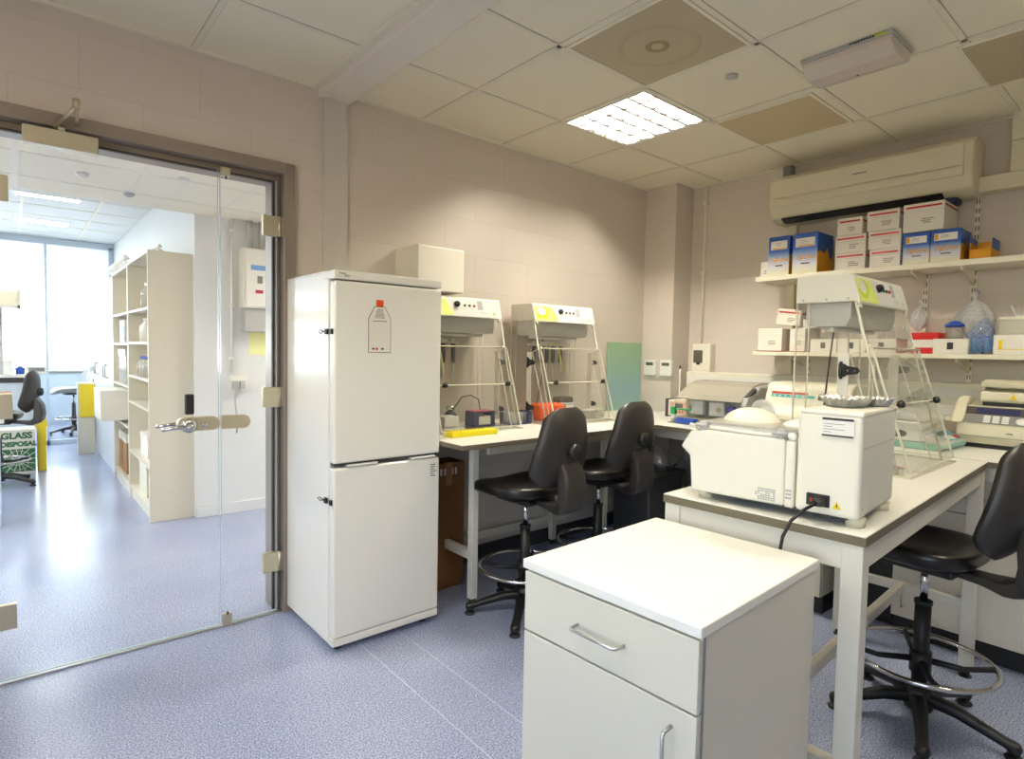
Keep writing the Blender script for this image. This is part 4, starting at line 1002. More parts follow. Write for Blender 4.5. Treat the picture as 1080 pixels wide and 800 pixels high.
# ------------------------------------------------------------------ clear ultraviolet cabinets
def uv_cabinet(label, loc, left_detail=True, open_sash=False, mirror_buttons=False):
    """origin: back left corner on the bench; width 0.56; front towards -y"""
    t = thing('clear_work_cabinet', label, 'work cabinet', loc)
    W = .56; ZT = .762; ZB = .652
    # hood with slanted control face
    prof = [(0, ZB), (0, ZT-.006), (-.012, ZT), (-.20, ZT), (-.212, ZT-.01), (-.242, ZB-.008), (-.236, ZB-.01), (-.225, ZB)]
    h = obj('lamp_housing', MB().prism(prof, 'x', 0, W, bev=.004), 'offwhite', t)
    # frame of the control face
    A = Vector((0, -.2125, ZT-.012)); Bv = Vector((0, -.2425, ZB-.006)); up = (A-Bv).normalized(); xd = Vector((1, 0, 0))
    O = Bv+Vector((0, -.0006, 0)); Hh = (A-Bv).length
    f = MB(); quad_on(f, O, xd, up, W-.016, Hh-.006, 'white', at=(W/2, Hh/2))
    obj('control_panel', f, parent=h)
    n = xd.cross(up)
    O2 = O+n*.0008
    g = MB()
    # pale lime wash with a crisp lime ring and white disc
    M4 = Matrix((xd, up, n)).transposed().to_4x4(); M4.translation = O2
    g.prism([(.01, .006), (.20, .006), (.205, .03), (.185, .06), (.172, Hh-.02), (.16, Hh-.006), (.01, Hh-.006)], 'z', 0, .0006, m='limelight', M4=M4)
    arc = [(.07+.052*math.cos(a), Hh*.58+.042*math.sin(a)) for a in [R(-165+i*14) for i in range(18)]]
    arc += [(.068+.036*math.cos(a), Hh*.62+.028*math.sin(a)) for a in [R(-165+i*14) for i in range(18)]][::-1]
    obj('printed_panel', g, parent=h)
    obj('lime_ring_print', MB().prism(arc, 'z', .0006, .001, M4=M4), 'lime', h)
    obj('white_disc_print', MB().prism([(.066+.034*math.cos(a), Hh*.64+.026*math.sin(a)) for a in [2*PI*i/20 for i in range(20)]], 'z', .0006, .0012, M4=M4), 'white', h)
    obj('lime_dot_print', MB().prism([(W-.06+.008*math.cos(a), Hh*.26+.008*math.sin(a)) for a in [2*PI*i/12 for i in range(12)]], 'z', 0, .0006, M4=M4), 'lime', h)
    g = MB()
    for i in range(4): g.box(W-.16+i*.012, W-.153+i*.012, Hh*.3-(i % 2)*.01, Hh*.3+.006-(i % 2)*.01, 0, .0005, M4=M4)
    obj('caption_print', g, 'lgrey', h)
    bx = .235
    kb = MB(); kb.lathe([(0, 0), (.017, 0), (.0165, .012), (.012, .02), (0, .021)], c=(bx, Hh*.68, 0), M4=M4); obj('timer_knob', kb, 'black', h)
    for i, m in enumerate(('green', 'green', 'red')):
        kb = MB(); kb.lathe([(0, 0), (.0075, 0), (.007, .006), (0, .007)], c=(bx+.055+i*.034, Hh*.64, 0), M4=M4); obj('push_button', kb, m, h)
    kb = MB(); kb.box(bx+.15, bx+.185, Hh*.45, Hh*.95, 0, .0015, M4=M4); obj('grey_label', kb, 'lgrey', h)
    # reflector tray under the hood
    obj('reflector', MB().prism([(-.03, ZB), (-.03, ZB-.085), (-.05, ZB-.095), (-.185, ZB-.095), (-.2, ZB-.06), (-.2, ZB)], 'x', .03, W-.03, bev=.003), 'window_grey', t)
    obj('lamp_tube', MB().cyl((.06, -.12, ZB-.105), (W-.06, -.12, ZB-.105), .009), 'white', t)
    # clear side walls: back upright, front slanting outward to the base
    side = [(-.004, .008), (-.004, ZB), (-.222, ZB), (-.225, ZB-.02), (-.395, .008)]
    for i, x in enumerate((.0, W-.006)):
        s = obj('side_panel', MB().prism(side, 'x', x, x+.006), 'acrylic', t)
        e = MB(); e.tube([(x+.003, -.395, .008), (x+.003, -.226, ZB)], .0045, n=4); e.tube([(x+.003, -.055, .008), (x+.003, -.055, ZB)], .0028, n=4)
        e.tube([(x+.003, -.004, .008), (x+.003, -.004, ZB)], .0035, n=4)
        obj('polished_edge', e, 'acryl_edge', s)
    obj('back_panel', MB().box(0, W, -.003, .003, .008, ZB), 'acrylic', t)
    bp = obj('base_plate', MB().box(-.012, W+.012, -.44, .01, 0, .007, bev=.001), 'acrylic', t)
    obj('polished_edge', MB().box(-.013, W+.013, -.442, -.440, 0, .007).box(-.014, -.012, -.44, .01, 0, .007).box(W+.012, W+.014, -.44, .01, 0, .007), 'acryl_edge', bp)
    # front: fixed upper pane, hinged lower sash
    def P(s): return Vector((0, -.222-.153*s, ZB-.0-(ZB-.008)*s))
    U0, U1 = P(.0), P(.28)
    L0_, L1_ = Vector((0, -.285, .475)), Vector((0, -.432, .02))
    for nm, a, b in (('upper_pane', U0, U1), ('lower_sash', L0_, L1_)):
        d = (a-b).normalized(); nn = Vector((1, 0, 0)).cross(d)
        M5 = Matrix((Vector((1, 0, 0)), d, nn)).transposed().to_4x4(); M5.translation = b
        L = (a-b).length
        s = obj(nm, MB().box(.002, W-.002, 0, L, 0.001, .006, M4=M5), 'acrylic', t)
        e = MB(); e.box(.001, .006, 0, L, 0, .0075, M4=M5); e.box(W-.006, W-.001, 0, L, 0, .0075, M4=M5); e.box(.002, W-.002, -.001, .003, 0, .0075, M4=M5)
        obj('polished_edge', e, 'acryl_edge', s)
        if nm == 'lower_sash':
            e2 = MB(); e2.box(.002, W-.002, L*.52, L*.52+.006, 0, .012, M4=M5); e2.box(.002, W-.002, L-.004, L, 0, .012, M4=M5)
            obj('cross_bar', e2, 'acryl_edge', s)
            for x in (.003, W-.009):
                fl = obj('side_flange', MB().box(x, x+.005, 0, L, -.075, 0, M4=M5), 'acrylic', s)
                e3 = MB(); e3.box(x, x+.005, 0, L, -.079, -.075, M4=M5); e3.box(x, x+.005, L-.003, L, -.075, 0, M4=M5); obj('flange_edge', e3, 'acryl_edge', t)
            for x in (.06, W-.06):
                k = MB(); k.lathe([(0, -.004), (.006, 0), (.006, .012), (.014, .016), (.015, .03), (.009, .036), (0, .037)], c=(x, L*.52, 0), M4=M5, n=16); obj('knob', k, 'black', s)
        else:
            for x in (.02, W-.02):
                k = MB(); k.cyl((x, L*.9, .002), (x, L*.9, .016), .008, m='acryl_edge', M4=M5); k.cyl((x, .005, .002), (x, .005, .018), .009, m='acryl_edge', M4=M5); k.box(x-.007, x+.007, .0, L*.9, .007, .012, m='acrylic', M4=M5); obj('pane_clip', k, parent=s)
    # access strips with strap hinges on the side walls
    for x, sx in ((-.004, -1), (W+.004, 1)):
        st = obj('access_strip', MB().box(x-.003, x+.003, -.215, -.175, .06, .45, bev=.001), 'offwhite', t)
        for z in (.385, .10):
            k = MB(); xx = x+sx*.005
            k.prism([(-.18, z-.026), (-.202, z-.026), (-.212, z-.018), (-.25, z-.012), (-.258, z), (-.25, z+.012), (-.212, z+.018), (-.202, z+.026), (-.18, z+.026)], 'x', min(xx, xx+sx*.005), max(xx, xx+sx*.005), bev=.0015)
            k.cyl((xx+sx*.005, -.19, z-.034), (xx+sx*.005, -.19, z+.034), .006)
            hg = obj('hinge', k, 'black', st)
            k = MB()
            for y in (-.215, -.24): k.cyl((xx+sx*.004, y, z), (xx+sx*.0065, y, z), .003)
            obj('hinge_screws', k, 'chrome', hg)
    obj('side_screws', MB().cyl((-.002, -.03, ZB+.012), (.002, -.03, ZB+.012), .004).cyl((-.002, -.12, ZB+.012), (.002, -.12, ZB+.012), .004).cyl((-.002, -.2, ZB+.012), (.002, -.2, ZB+.012), .004), 'lgrey', t)
    obj('power_lead', MB().tube([(.24, -.06, ZB-.09), (.24, -.05, ZB-.2), (.26, -.03, .3), (.24, -.03, .18), (.2, -.05, .06), (.16, -.06, .03)], .0035, n=8), 'black', t)
    return t
uv_cabinet('clear work cabinet on the wall bench, partly hidden by the fridge', (1.715, 3.025, CB))
uv_cabinet('clear work cabinet on the wall bench, standing left of the green board', (2.52, 2.995, CB))
uv_cabinet('clear work cabinet on the centre table, with its sash swung outward', (2.475, 1.115, BZ))

# pipettes hung on rails inside the two wall bench cabinets
def pipette_rack(label, x0, x1, y, z, xs, glabel, group):
    t = thing('pipette_rail', label, 'pipette rail', ((x0+x1)/2, y, z))
    w = (x1-x0)/2
    obj('rail', MB().box(-w, w, -.012, .012, -.006, .006, bev=.002), 'offwhite', t)
    obj('rail_holder', MB().lathe([(0, 0), (.05, 0), (.055, .006), (.05, .014), (.012, .02), (0, .02)], c=(0, .0, .006), sy=.5), 'white', t)
    obj('rail_bracket', MB().box(-.02, .02, .01, .035, -.03, .02, bev=.002), 'lgrey', t)
    for i, x in enumerate(xs):
        p = thing('pipette', glabel, 'pipette', (x, y-.022, z-.12), group=group)
        obj('handle', MB().lathe([(0, 0), (.011, 0), (.0135, .02), (.013, .09), (.016, .105), (.012, .112), (0, .112)], n=14), 'dark', p)
        obj('shaft', MB().lathe([(.002, -.13), (.004, -.09), (.007, -.04), (.008, 0), (0, 0)], n=12), 'lgrey', p)
        obj('plunger', MB().cyl((0, 0, .112), (0, 0, .135), .004).cyl((0, 0, .135), (0, 0, .142), .009), 'white', p)
        obj('finger_hook', MB().box(-.005, .005, -.03, -.01, .095, .103, bev=.002), 'dark', p)
pipette_rack('pipette rail at the back of the cabinet beside the fridge', 1.80, 2.06, 2.94, 1.42, (1.815, 1.87, 1.94, 2.01), 'grey handled pipette hanging in the cabinet beside the fridge', 'pipettes in the cabinet beside the fridge')
pipette_rack('pipette rail at the back of the cabinet near the green board', 2.62, 2.96, 2.93, 1.42, (2.65, 2.72, 2.77, 2.83, 2.90), 'grey handled pipette hanging in the cabinet near the green board', 'pipettes in the cabinet near the green board')
# yellow green tube loops over the pipettes
for x, l in ((1.87, 'pale yellow tube looping down in the cabinet beside the fridge'), (2.84, 'pale yellow tube looping down in the cabinet near the green board')):
    t = thing('hanging_tube', l, 'tube', (x, 2.89, 1.40)); obj('tube_loop', MB().tube([(-.1, 0, .0), (-.06, -.005, .03), (-.01, -.01, .025), (.02, -.012, -.02), (.035, -.014, -.1), (.045, -.016, -.16)], .006, n=8), mat('pale_yellow_tube%d' % int(x), (214, 214, 120), .4), t)

# things standing in and before the cabinets on the wall bench
t = thing('yellow_tray', 'bright yellow low rack at the bench edge beside the fridge', 'rack', (1.875, 2.535, CB)); 
obj('rack_body', MB().box(-.15, .15, -.035, .035, 0, .03, bev=.005), 'yellow', t); rows = MB()
for i in range(12):
    for j in range(2): rows.cyl((-.13+i*.0236, -.015+j*.03, .03), (-.13+i*.0236, -.015+j*.03, .032), .006, n=10)
obj('tube_holes', rows, 'clinical', t)
t = thing('tube_rack', 'navy open sided tube rack behind the yellow tray', 'rack', (2.13, 2.80, CB+.007))
obj('rack_top', MB().box(-.075, .075, -.05, .05, .078, .088, bev=.003), 'navy', t); obj('red_strip', MB().box(-.07, .07, -.052, .045, .088, .091, bev=.001), 'pinkred', t)
obj('rack_end', MB().box(-.075, -.045, -.05, .05, 0, .078, bev=.002), 'navy', t); obj('rack_end', MB().box(.055, .075, -.05, .05, 0, .078, bev=.002), 'navy', t)
obj('rack_base', MB().box(-.075, .075, -.05, .05, 0, .01, bev=.002), 'navy', t); obj('tip_insert', MB().box(-.04, .05, -.04, .04, .01, .06, bev=.002), 'cream', t)
t = thing('tube_rack', 'navy rack with clear tubes between the two wall bench cabinets', 'rack', (2.41, 2.80, CB))
obj('rack_body', MB().box(.05, .085, -.06, .05, 0, .08, bev=.004).box(-.09, .05, -.06, .05, 0, .012, bev=.003).box(-.09, .05, .03, .05, 0, .075, bev=.003), 'navy', t)
tb = MB()
for i in range(6):
    for j in range(3): tb.cyl((-.075+i*.023, -.045+j*.03, .012), (-.075+i*.023, -.045+j*.03, .075), .009, n=10)
obj('clear_tubes', tb, 'cleartub', t)
t = thing('white_box', 'small white instrument box with a grey end in the cabinet by the fridge', 'box', (1.93, 2.88, CB+.007)); obj('box_body', MB().box(-.03, .07, -.05, .05, 0, .06, bev=.004), 'white', t); obj('grey_end', MB().box(-.055, -.03, -.05, .05, 0, .06, bev=.004), 'grey', t)
t = thing('mini_mixer', 'small dark mixer with a chrome head in the cabinet by the fridge', 'mixer', (1.80, 2.90-.08, BZ+.09))
t.location = (2.02, 2.95, CB+.007)
obj('mixer_body', MB().superell((0, 0, .04), .035, .035, .04, e1=.7, e2=.8), 'dark', t); obj('mixer_head', MB().lathe([(.012, .078), (.028, .09), (.026, .11), (0, .112)]), 'chrome', t)
t = thing('black_cable_loop', 'thin black cable arching over the bench in the cabinet by the fridge', 'cable', (2.15, 2.95, CB+.007)); obj('cable', MB().tube([(-.1, 0, .1), (-.05, 0, .16), (.02, 0, .17), (.08, 0, .14), (.09, -.01, .06), (.085, -.02, .01)], .0035, n=8), 'black', t)
t = thing('orange_rack', 'bright orange plastic tub in the cabinet near the green board', 'tub', (2.74, 2.86, CB+.007))
def orf(u, v):
    a = u*2*PI; sg = lambda q, e: math.copysign(abs(q)**e, q); rr = .8+.2*v
    return (.115*rr*sg(math.cos(a), .55), .07*rr*sg(math.sin(a), .55), .10*v)
obj('tub_wall', MB().grid(orf, 40, 6, closed_u=True, thick=.003), 'orange', t); obj('tub_floor', MB().superell((0, 0, .004), .09, .055, .004), 'orange', t)
rb = MB()
for i in range(11): rb.box(-.1+i*.02, -.094+i*.02, -.073, -.066, .02, .085, bev=.001)
obj('tub_ribs', rb, 'orange', t); cr = MB()
for i in range(5): cr.cyl((-.07+i*.035, 0, .03), (-.07+i*.035, 0, .105), .012, n=12)
obj('tubes', cr, 'orange', t)
t = thing('mini_centrifuge', 'small grey and white centrifuge behind the orange tub', 'centrifuge', (2.93, 2.90, CB+.007))
obj('centrifuge_body', MB().box(-.07, .07, -.06, .05, 0, .1, bev=.012), 'lgrey', t); obj('centrifuge_lid', MB().superell((0, 0, .11), .065, .05, .03), 'smoke', t); obj('white_label', MB().box(-.03, .045, -.0615, -.06, .05, .085), 'white', t)
for i, (x, y, h) in enumerate(((3.0, 2.72, .05), (3.18, 2.80, .045))):
    t = thing('clear_dish_stack', ('low stack of clear dishes at the front of the cabinet near the green board', 'low stack of clear dishes just right of the cabinet near the green board')[i], 'dish stack', (x, y, CB+.007 if i == 0 else CB))
    for k in range(3): obj('dish', MB().lathe([(0, 0), (.05, 0), (.051, h/3-.002), (.049, h/3-.002), (.048, .003), (0, .003)], c=(0, 0, k*h/3)), 'cleartub', t)
    obj('white_lid', MB().superell((.0, 0, h+.008), .04, .035, .008), 'white', t)

# ------------------------------------------------------------------ laboratory stools with backs
def lab_stool(label, loc, rz, base_rot=0, seat=None):
    """forward is local +y"""
    t = thing('lab_stool', label, 'stool', loc, rz)
    b = MB(); bc = Matrix.Rotation(base_rot, 4, 'Z')
    b.lathe([(0, .05), (.045, .05), (.05, .07), (.045, .12), (.032, .14), (0, .14)])
    for k in range(5):
        a = base_rot+k*2*PI/5; d = Vector((math.cos(a), math.sin(a), 0)); s = Vector((-d.y, d.x, 0))
        rr = [(.03, .095, .026, .022), (.12, .088, .025, .02), (.20, .065, .021, .017), (.26, .048, .02, .015), (.285, .04, .024, .018)]
        def fn(u, v, d=d, s=s, rr=rr):
            q = v*(len(rr)-1); i = min(int(q), len(rr)-2); f = q-i
            r0, z0, w0, h0 = [rr[i][j]*(1-f)+rr[i+1][j]*f for j in range(4)]
            an = u*2*PI; cx = math.copysign(abs(math.cos(an))**.6, math.cos(an)); cz = math.copysign(abs(math.sin(an))**.6, math.sin(an))
            p = d*r0+s*w0*cx; return (p.x, p.y, z0+h0*cz)
        b.grid(fn, 14, 12, closed_u=True)
        p = d*.285; b.lathe([(0, -.022), (.012, -.02), (.02, -.01), (.024, .006), (.018, .02), (0, .024)], c=(p.x, p.y, .035), n=14)
    base = obj('star_base', b, 'black', t)
    for k in range(5):
        a = base_rot+k*2*PI/5; obj('glide', MB().lathe([(0, 0), (.026, 0), (.028, .006), (.02, .014), (0, .016)], c=(math.cos(a)*.285, math.sin(a)*.285, 0), n=16), 'black', base)
    obj('column', MB().cyl((0, 0, .12), (0, 0, .46), .027).cyl((0, 0, .45), (0, 0, .465), .03), 'black', t)
    obj('gas_piston', MB().cyl((0, 0, .46), (0, 0, .60), .0135), 'chrome', t)
    ring = MB(); ring.tube([(.235*math.cos(a), .235*math.sin(a), .245) for a in [2*PI*i/48 for i in range(48)]], .0095, n=10, closed=True)
    r_ = obj('foot_ring', ring, 'chrome', t); sp = MB()
    sp.cyl((0, 0, .19), (0, 0, .27), .036)
    for k in range(4):
        a = base_rot+.6+k*PI/2; sp.tube([(.03*math.cos(a), .03*math.sin(a), .235), (.14*math.cos(a), .14*math.sin(a), .225), (.23*math.cos(a), .23*math.sin(a), .243)], [.013, .01, .011], n=8)
    obj('ring_spokes', sp, 'black', r_); obj('ring_knob', MB().lathe([(0, 0), (.02, 0), (.022, .018), (.014, .028), (0, .028)], M4=Matrix.Translation((.03, 0, .23)) @ Matrix.Rotation(PI/2, 4, 'Y'), n=16), 'black', r_)
    # seat pan and cushion
    m = MB(); m.box(-.1, .1, -.12, .12, .595, .625, bev=.01); m.tube([(.08, .02, .61), (.17, .03, .6), (.2, .03, .598)], .006, n=8)
    obj('seat_mechanism', m, 'black', t)
    def bend(x, y, z):
        z2 = z + (.018*(abs(x)/.22)**2) - (.035*max(0, (y-.08)/.14)**2) + .01*max(0, (-y-.12)/.1)
        if z > 0: z2 -= .010*max(0, 1-(x*x+y*y)/.03)
        return x*(1-.12*max(0, (y)/.22)), y, z2
    obj('seat', MB().superell((0, .05, .658), .225, .225, .038, e1=.45, e2=.62, nu=48, nv=20, bend=bend), 'vinyl', t)
    # backrest: rounded shell, broad low, narrow at top; convex to the rear
    hw = lambda v: .192*math.sin(min(1, (v+.05)/.30)*PI/2)**.7 * (1-.34*max(0, (v-.3)/.7)**1.4) * (1-max(0, (v-.82)/.18)**3*.5)
    def shell(off, th):
        def fn(u, v):
            s = (u-.5)*2; w = hw(v)*(1 if off == 0 else 1)
            x = w*math.copysign(abs(math.sin(s*PI/2)), s)
            z = .70+v*.405
            y = -.255-.03*math.sin(v*PI)+.055*(abs(x)/.19)**2 - .045*(v-.4)
            edge = (1-abs(s)**4)*(1-abs(2*v-1)**6)
            return (x, y+off+th*edge, z)
        return fn
    bk = MB(); bk.grid(shell(0, -.028), 24, 26); bk.grid(shell(0, .03), 24, 26)
    bk2 = MB(); bk2.grid(shell(.0, -.030), 24, 26)
    obj('backrest', MB().grid(shell(.0, .035), 24, 26), 'vinyl', t); obj('back_shell', bk2, 'shell', t)
    # support bar cover: curved from under the seat up the back
    cov = MB(); path = [(-.08, .612, .012, .04), (-.19, .606, .016, .045), (-.262, .600, .026, .06), (-.312, .628, .034, .074), (-.322, .69, .036, .076), (-.314, .76, .034, .074), (-.300, .81, .022, .07), (-.29, .84, .012, .06)]
    def cf(u, v):
        q = v*(len(path)-1); i = min(int(q), len(path)-2); f = q-i
        y0, z0, h0, w0 = [path[i][j]*(1-f)+path[i+1][j]*f for j in range(4)]
        ty = path[i+1][0]-path[i][0]; tz = path[i+1][1]-path[i][1]; L = math.hypot(ty, tz); ny, nz = -tz/L, ty/L
        an = u*2*PI; cx = math.copysign(abs(math.cos(an))**.25, math.cos(an)); cy = math.copysign(abs(math.sin(an))**.25, math.sin(an))
        return (w0*cx, y0+ny*h0*cy, z0+nz*h0*cy)
    cov.grid(cf, 24, 30, closed_u=True)
    obj('support_cover', cov, 'shell', t)
    obj('back_plate', MB().prism([(-.085, .94), (.06, .94), (.065, .84), (-.05, .84)], 'y', -.309, -.285, bev=.005), 'dark', t)
    obj('back_knob', MB().lathe([(0, 0), (.03, 0), (.04, .006), (.04, .030), (.031, .042), (0, .043)], M4=Matrix.Translation((.0, -.305, .895)) @ Matrix.Rotation(PI/2, 4, 'X'), n=24), 'black', t)
    return t
st = lab_stool('black laboratory stool nearest the fridge, pushed under the wall bench', (2.05, 2.285, 0), R(3))
def turn_base(root, deg):
    for c in root.children:
        if c.name.startswith('star_base'): c.rotation_euler = (0, 0, R(deg)-root.rotation_euler[2])
turn_base(st, -140)
q = dup(st, (2.69, 2.345, 0), R(0), 'black laboratory stool second along the wall bench, before the green board')
turn_base(q, -100)
q = dup(st, (2.62, .655, 0), R(-6), 'black laboratory stool tucked under the centre table at the right')
turn_base(q, 126)
q = dup(st, (-.11, 7.35, 0), R(75), 'black laboratory stool seen through the glass, in front of the glass disposal carton')
turn_base(q, -30)
t = lab_stool('grey seated stool by the far window behind the partition', (.70, 11.0, 0), R(98), .3)
for ch in t.children:
    if ch.name.startswith('seat') and 'mech' not in ch.name: ch.data.materials[0] = M['grey']

# ------------------------------------------------------------------ cold centrifuge on the centre table
CR = R(5.0)
t = thing('refrigerated_centrifuge', 'big white boxy centrifuge at the near end of the centre table', 'centrifuge', (1.612, .548, BZ), CR)
# local x: depth away from us, local y: along the front (left in the photo)
zb = .024
obj('tower_body', MB().box(0, .345, 0, .155, zb, .293, bev=.012, seg=3), 'offwhite', t)
obj('tower_top', MB().box(-.002, .347, -.002, .150, .284, .298, bev=.006), 'offwhite', t)
obj('front_panel', MB().box(-.003, .34, .157, .182, zb+.002, .208, bev=.006), 'offwhite', t)
def chamfer(): return [(.183, zb+.004), (.455, zb), (.463, .13), (.493, .153), (.462, .205), (.40, .213), (.183, .21)]
obj('chamber_body', MB().prism([(y, z) for y, z in chamfer()], 'x', -.002, .335, bev=.007, seg=3), 'offwhite', t)
obj('control_wedge', MB().prism([(.464, .132), (.498, .156), (.466, .2), (.460, .196)], 'x', .02, .30, bev=.003), 'lgrey', t)
l = obj('lid', MB().box(.03, .325, .17, .47, .212, .226, bev=.006), 'lgrey', t)
obj('lid_dome', MB().superell((.20, .36, .222), .085, .085, .05, e1=1, e2=1), 'cream', l); obj('lid_hump', MB().superell((.22, .2, .222), .09, .07, .028, e1=1, e2=1), 'offwhite', l)
obj('lid_window', MB().box(.04, .315, .18, .46, .226, .232, bev=.003), 'cleartub', l)
for y in (.20, .425):
    obj('lid_hinge', MB().box(.004, .03, y-.012, y+.012, .205, .236, bev=.004).cyl((.0, y-.02, .225), (.0, y+.02, .225), .006), 'lgrey', l)
obj('lid_lip', MB().tube([(.012, .16, .222), (.004, .25, .216), (.004, .36, .219), (.012, .47, .221)], .006, n=8), 'offwhite', l)
obj('lid_cap', MB().lathe([(0, 0), (.011, 0), (.011, .006), (.006, .009), (0, .009)], M4=Matrix.Translation((.006, .167, .219)) @ Matrix.Rotation(-PI/2, 4, 'Y')), 'white', l)
for x in (.05, .30):
    for y in (.02, .43): obj('rubber_foot', MB().lathe([(0, 0), (.022, 0), (.024, .024), (0, .026)], c=(x, y, 0)), 'cream2', t)
obj('floor_pan', MB().box(.03, .32, .03, .44, .016, zb+.004), 'dark', t)
lb = MB(); lb.box(-.0035, -.001, .018, .095, .232, .281); pl = obj('rating_label', lb, 'white', t)
q = MB(); q.box(-.0042, -.0035, .020, .093, .274, .280); q.box(-.0042, -.0035, .020, .093, .232, .2365)
for i in range(4): q.box(-.004, -.0035, .07-.03*(i % 2), .09, .243+i*.007, .2440+i*.007)
obj('label_print', q, 'ink', pl)
so = obj('mains_inlet', MB().box(-.006, .001, .068, .124, .046, .078, bev=.002), 'black', t); obj('rocker_switch', MB().box(-.008, -.005, .109, .114, .056, .067, bev=.001), 'red', so); obj('plug', MB().box(-.04, -.006, .074, .1, .052, .071, bev=.004), 'black', so)
obj('warning_sign', MB().prism([(.040, .046), (.062, .046), (.051, .066)], 'x', -.0015, -.0005), 'warn', t)
obj('warning_mark', MB().prism([(.049, .051), (.053, .051), (.0515, .061), (.0505, .061)], 'x', -.002, -.0015), 'ink', t)
q = MB(); rd = random.Random(12)
for i in range(6):
    for j in range(8): 
        if rd.random() < .8: q.box(-.0035, -.002, .205+j*.007, .2105+j*.007, .036+i*.0058, .0395+i*.0058)
obj('certification_print', q, 'lgrey', t)
q = MB()
for i in range(3): q.box(-.0038, -.003, .163, .178, .05+i*.01, .056+i*.01)
obj('switch_print', q, 'lgrey', t)
obj('side_vent_line', MB().box(.012, .333, -.0012, 0, .205, .2062).cyl((.03, -.001, .05), (.03, .001, .05), .0025).cyl((.3, -.001, .07), (.3, .001, .07), .0025), 'lgrey', t)
cb = thing('mains_cable', 'black mains cable hanging from the back of the white centrifuge to the floor', 'cable', (1.55, .64, .5))
def w2l(p, o): return (p[0]-o[0], p[1]-o[1], p[2]-o[2])
o_ = (1.55, .64, .5)
obj('cable', MB().tube([w2l(p, o_) for p in [(1.562, .634, 1.0), (1.535, .65, .985), (1.515, .672, .955), (1.512, .69, .91), (1.515, .70, .85), (1.53, .70, .76), (1.56, .68, .6), (1.6, .66, .4), (1.66, .72, .25), (1.75, .8, .09), (1.9, .83, .012), (2.05, .75, .008)]], .0045, n=8), 'black', cb)
# foil trays on the tower
t = thing('foil_tray', 'crinkled aluminium foil tray on top of the white centrifuge, left of the pair', 'foil tray', (1.80, .67, BZ+.298), R(30))
def foilf(cx, cy, rx, ry, h, seed):
    rd = random.Random(seed); ph = [rd.random()*6 for _ in range(4)]
    def fn(u, v):
        a = u*2*PI
        if v < .45: q = v/.45; r = q*.72; z = .002+.002*math.sin(a*5+q*9)
        else: q = (v-.45)/.55; r = .72+q*.28; z = h*q
        k = 1+.035*math.sin(a*17+ph[0])*q+.03*math.sin(a*9+ph[1])*q
        return (cx+rx*r*k*math.cos(a), cy+ry*r*k*math.sin(a), z+.003*math.sin(a*23+ph[2])*q)
    return fn
obj('foil', MB().grid(foilf(0, 0, .085, .065, .026, 1), 72, 14, closed_u=True, smooth=False), 'foil', t)
t = thing('foil_tray', 'crinkled aluminium foil tray on top of the white centrifuge, right of the pair', 'foil tray', (1.87, .605, BZ+.298), R(20)); t.location = (1.88, .61, BZ+.298)
obj('foil', MB().grid(foilf(0, 0, .055, .045, .024, 2), 64, 12, closed_u=True, smooth=False), 'foil', t)
bpy.data.objects['foil_tray'].location = (1.785, .655, BZ+.298)
# crimson packets in the table cabinet
for i, (x, y, r) in enumerate(((2.52, .80, 20), (2.62, .78, 60))):
    t = thing('small_packet', ('crimson and clear packet under the table cabinet, left of the pair', 'crimson and clear packet under the table cabinet, right of the pair')[i], 'packet', (x, y, BZ+.008), R(r))
    obj('packet_body', MB().box(-.04, .04, -.018, .018, 0, .008, bev=.002), 'cleartub', t); obj('crimson_label', MB().box(-.035, .03, -.012, .012, .008, .0095), 'pinkred', t)

# ------------------------------------------------------------------ instruments on the wall bench
# teal mini centrifuge
t = thing('teal_centrifuge', 'small white centrifuge with a teal base and keypad on the bench', 'centrifuge', (3.315, .785, BZ), R(-5))
obj('teal_base', MB().prism([(0, .018), (.02, 0), (.30, 0), (.30, .036), (0, .036)], 'x', 0, .3, bev=.008), 'teal', t)
obj('white_body', MB().prism([(-.002, .034), (.10, .085), (.30, .085), (.30, .034)], 'x', -.002, .302, bev=.006), 'white', t)
obj('raised_body', MB().box(.0, .3, .10, .30, .08, .13, bev=.008), 'white', t)
l = obj('lid', MB().prism([(.095, .13), (.305, .13), (.305, .15), (.26, .178), (.16, .178), (.095, .15)], 'x', .003, .298, bev=.01), 'white', t)
Mk = Matrix.Translation((0, 0, .0415)) @ Matrix.Rotation(math.atan2(.045, .102), 4, 'X')
kp = MB(); kp.box(.09, .28, .012, .092, .0, .0012, m='tealp', M4=Mk)
for i in range(3):
    for j in range(2): kp.box(.10+i*.06, .15+i*.06, .018+j*.038, .048+j*.038, .0012, .002, m=('white', 'screen', 'white', 'dark', 'red', 'skyp')[(i*2+j) % 6], M4=Mk)
obj('keypad', kp, parent=t)
obj('warning_sign', MB().prism([(.17, .09), (.205, .09), (.1875, .12)], 'y', .0985, .1), 'warn', t)
obj('lid_catch', MB().box(.10, .26, .093, .1, .128, .136, bev=.002), 'cream2', t)
# thermal cycler
t = thing('thermal_cycler', 'beige thermal cycler with a dark display strip at the right end of the bench', 'thermal cycler', (3.655, .815, BZ), R(-90))
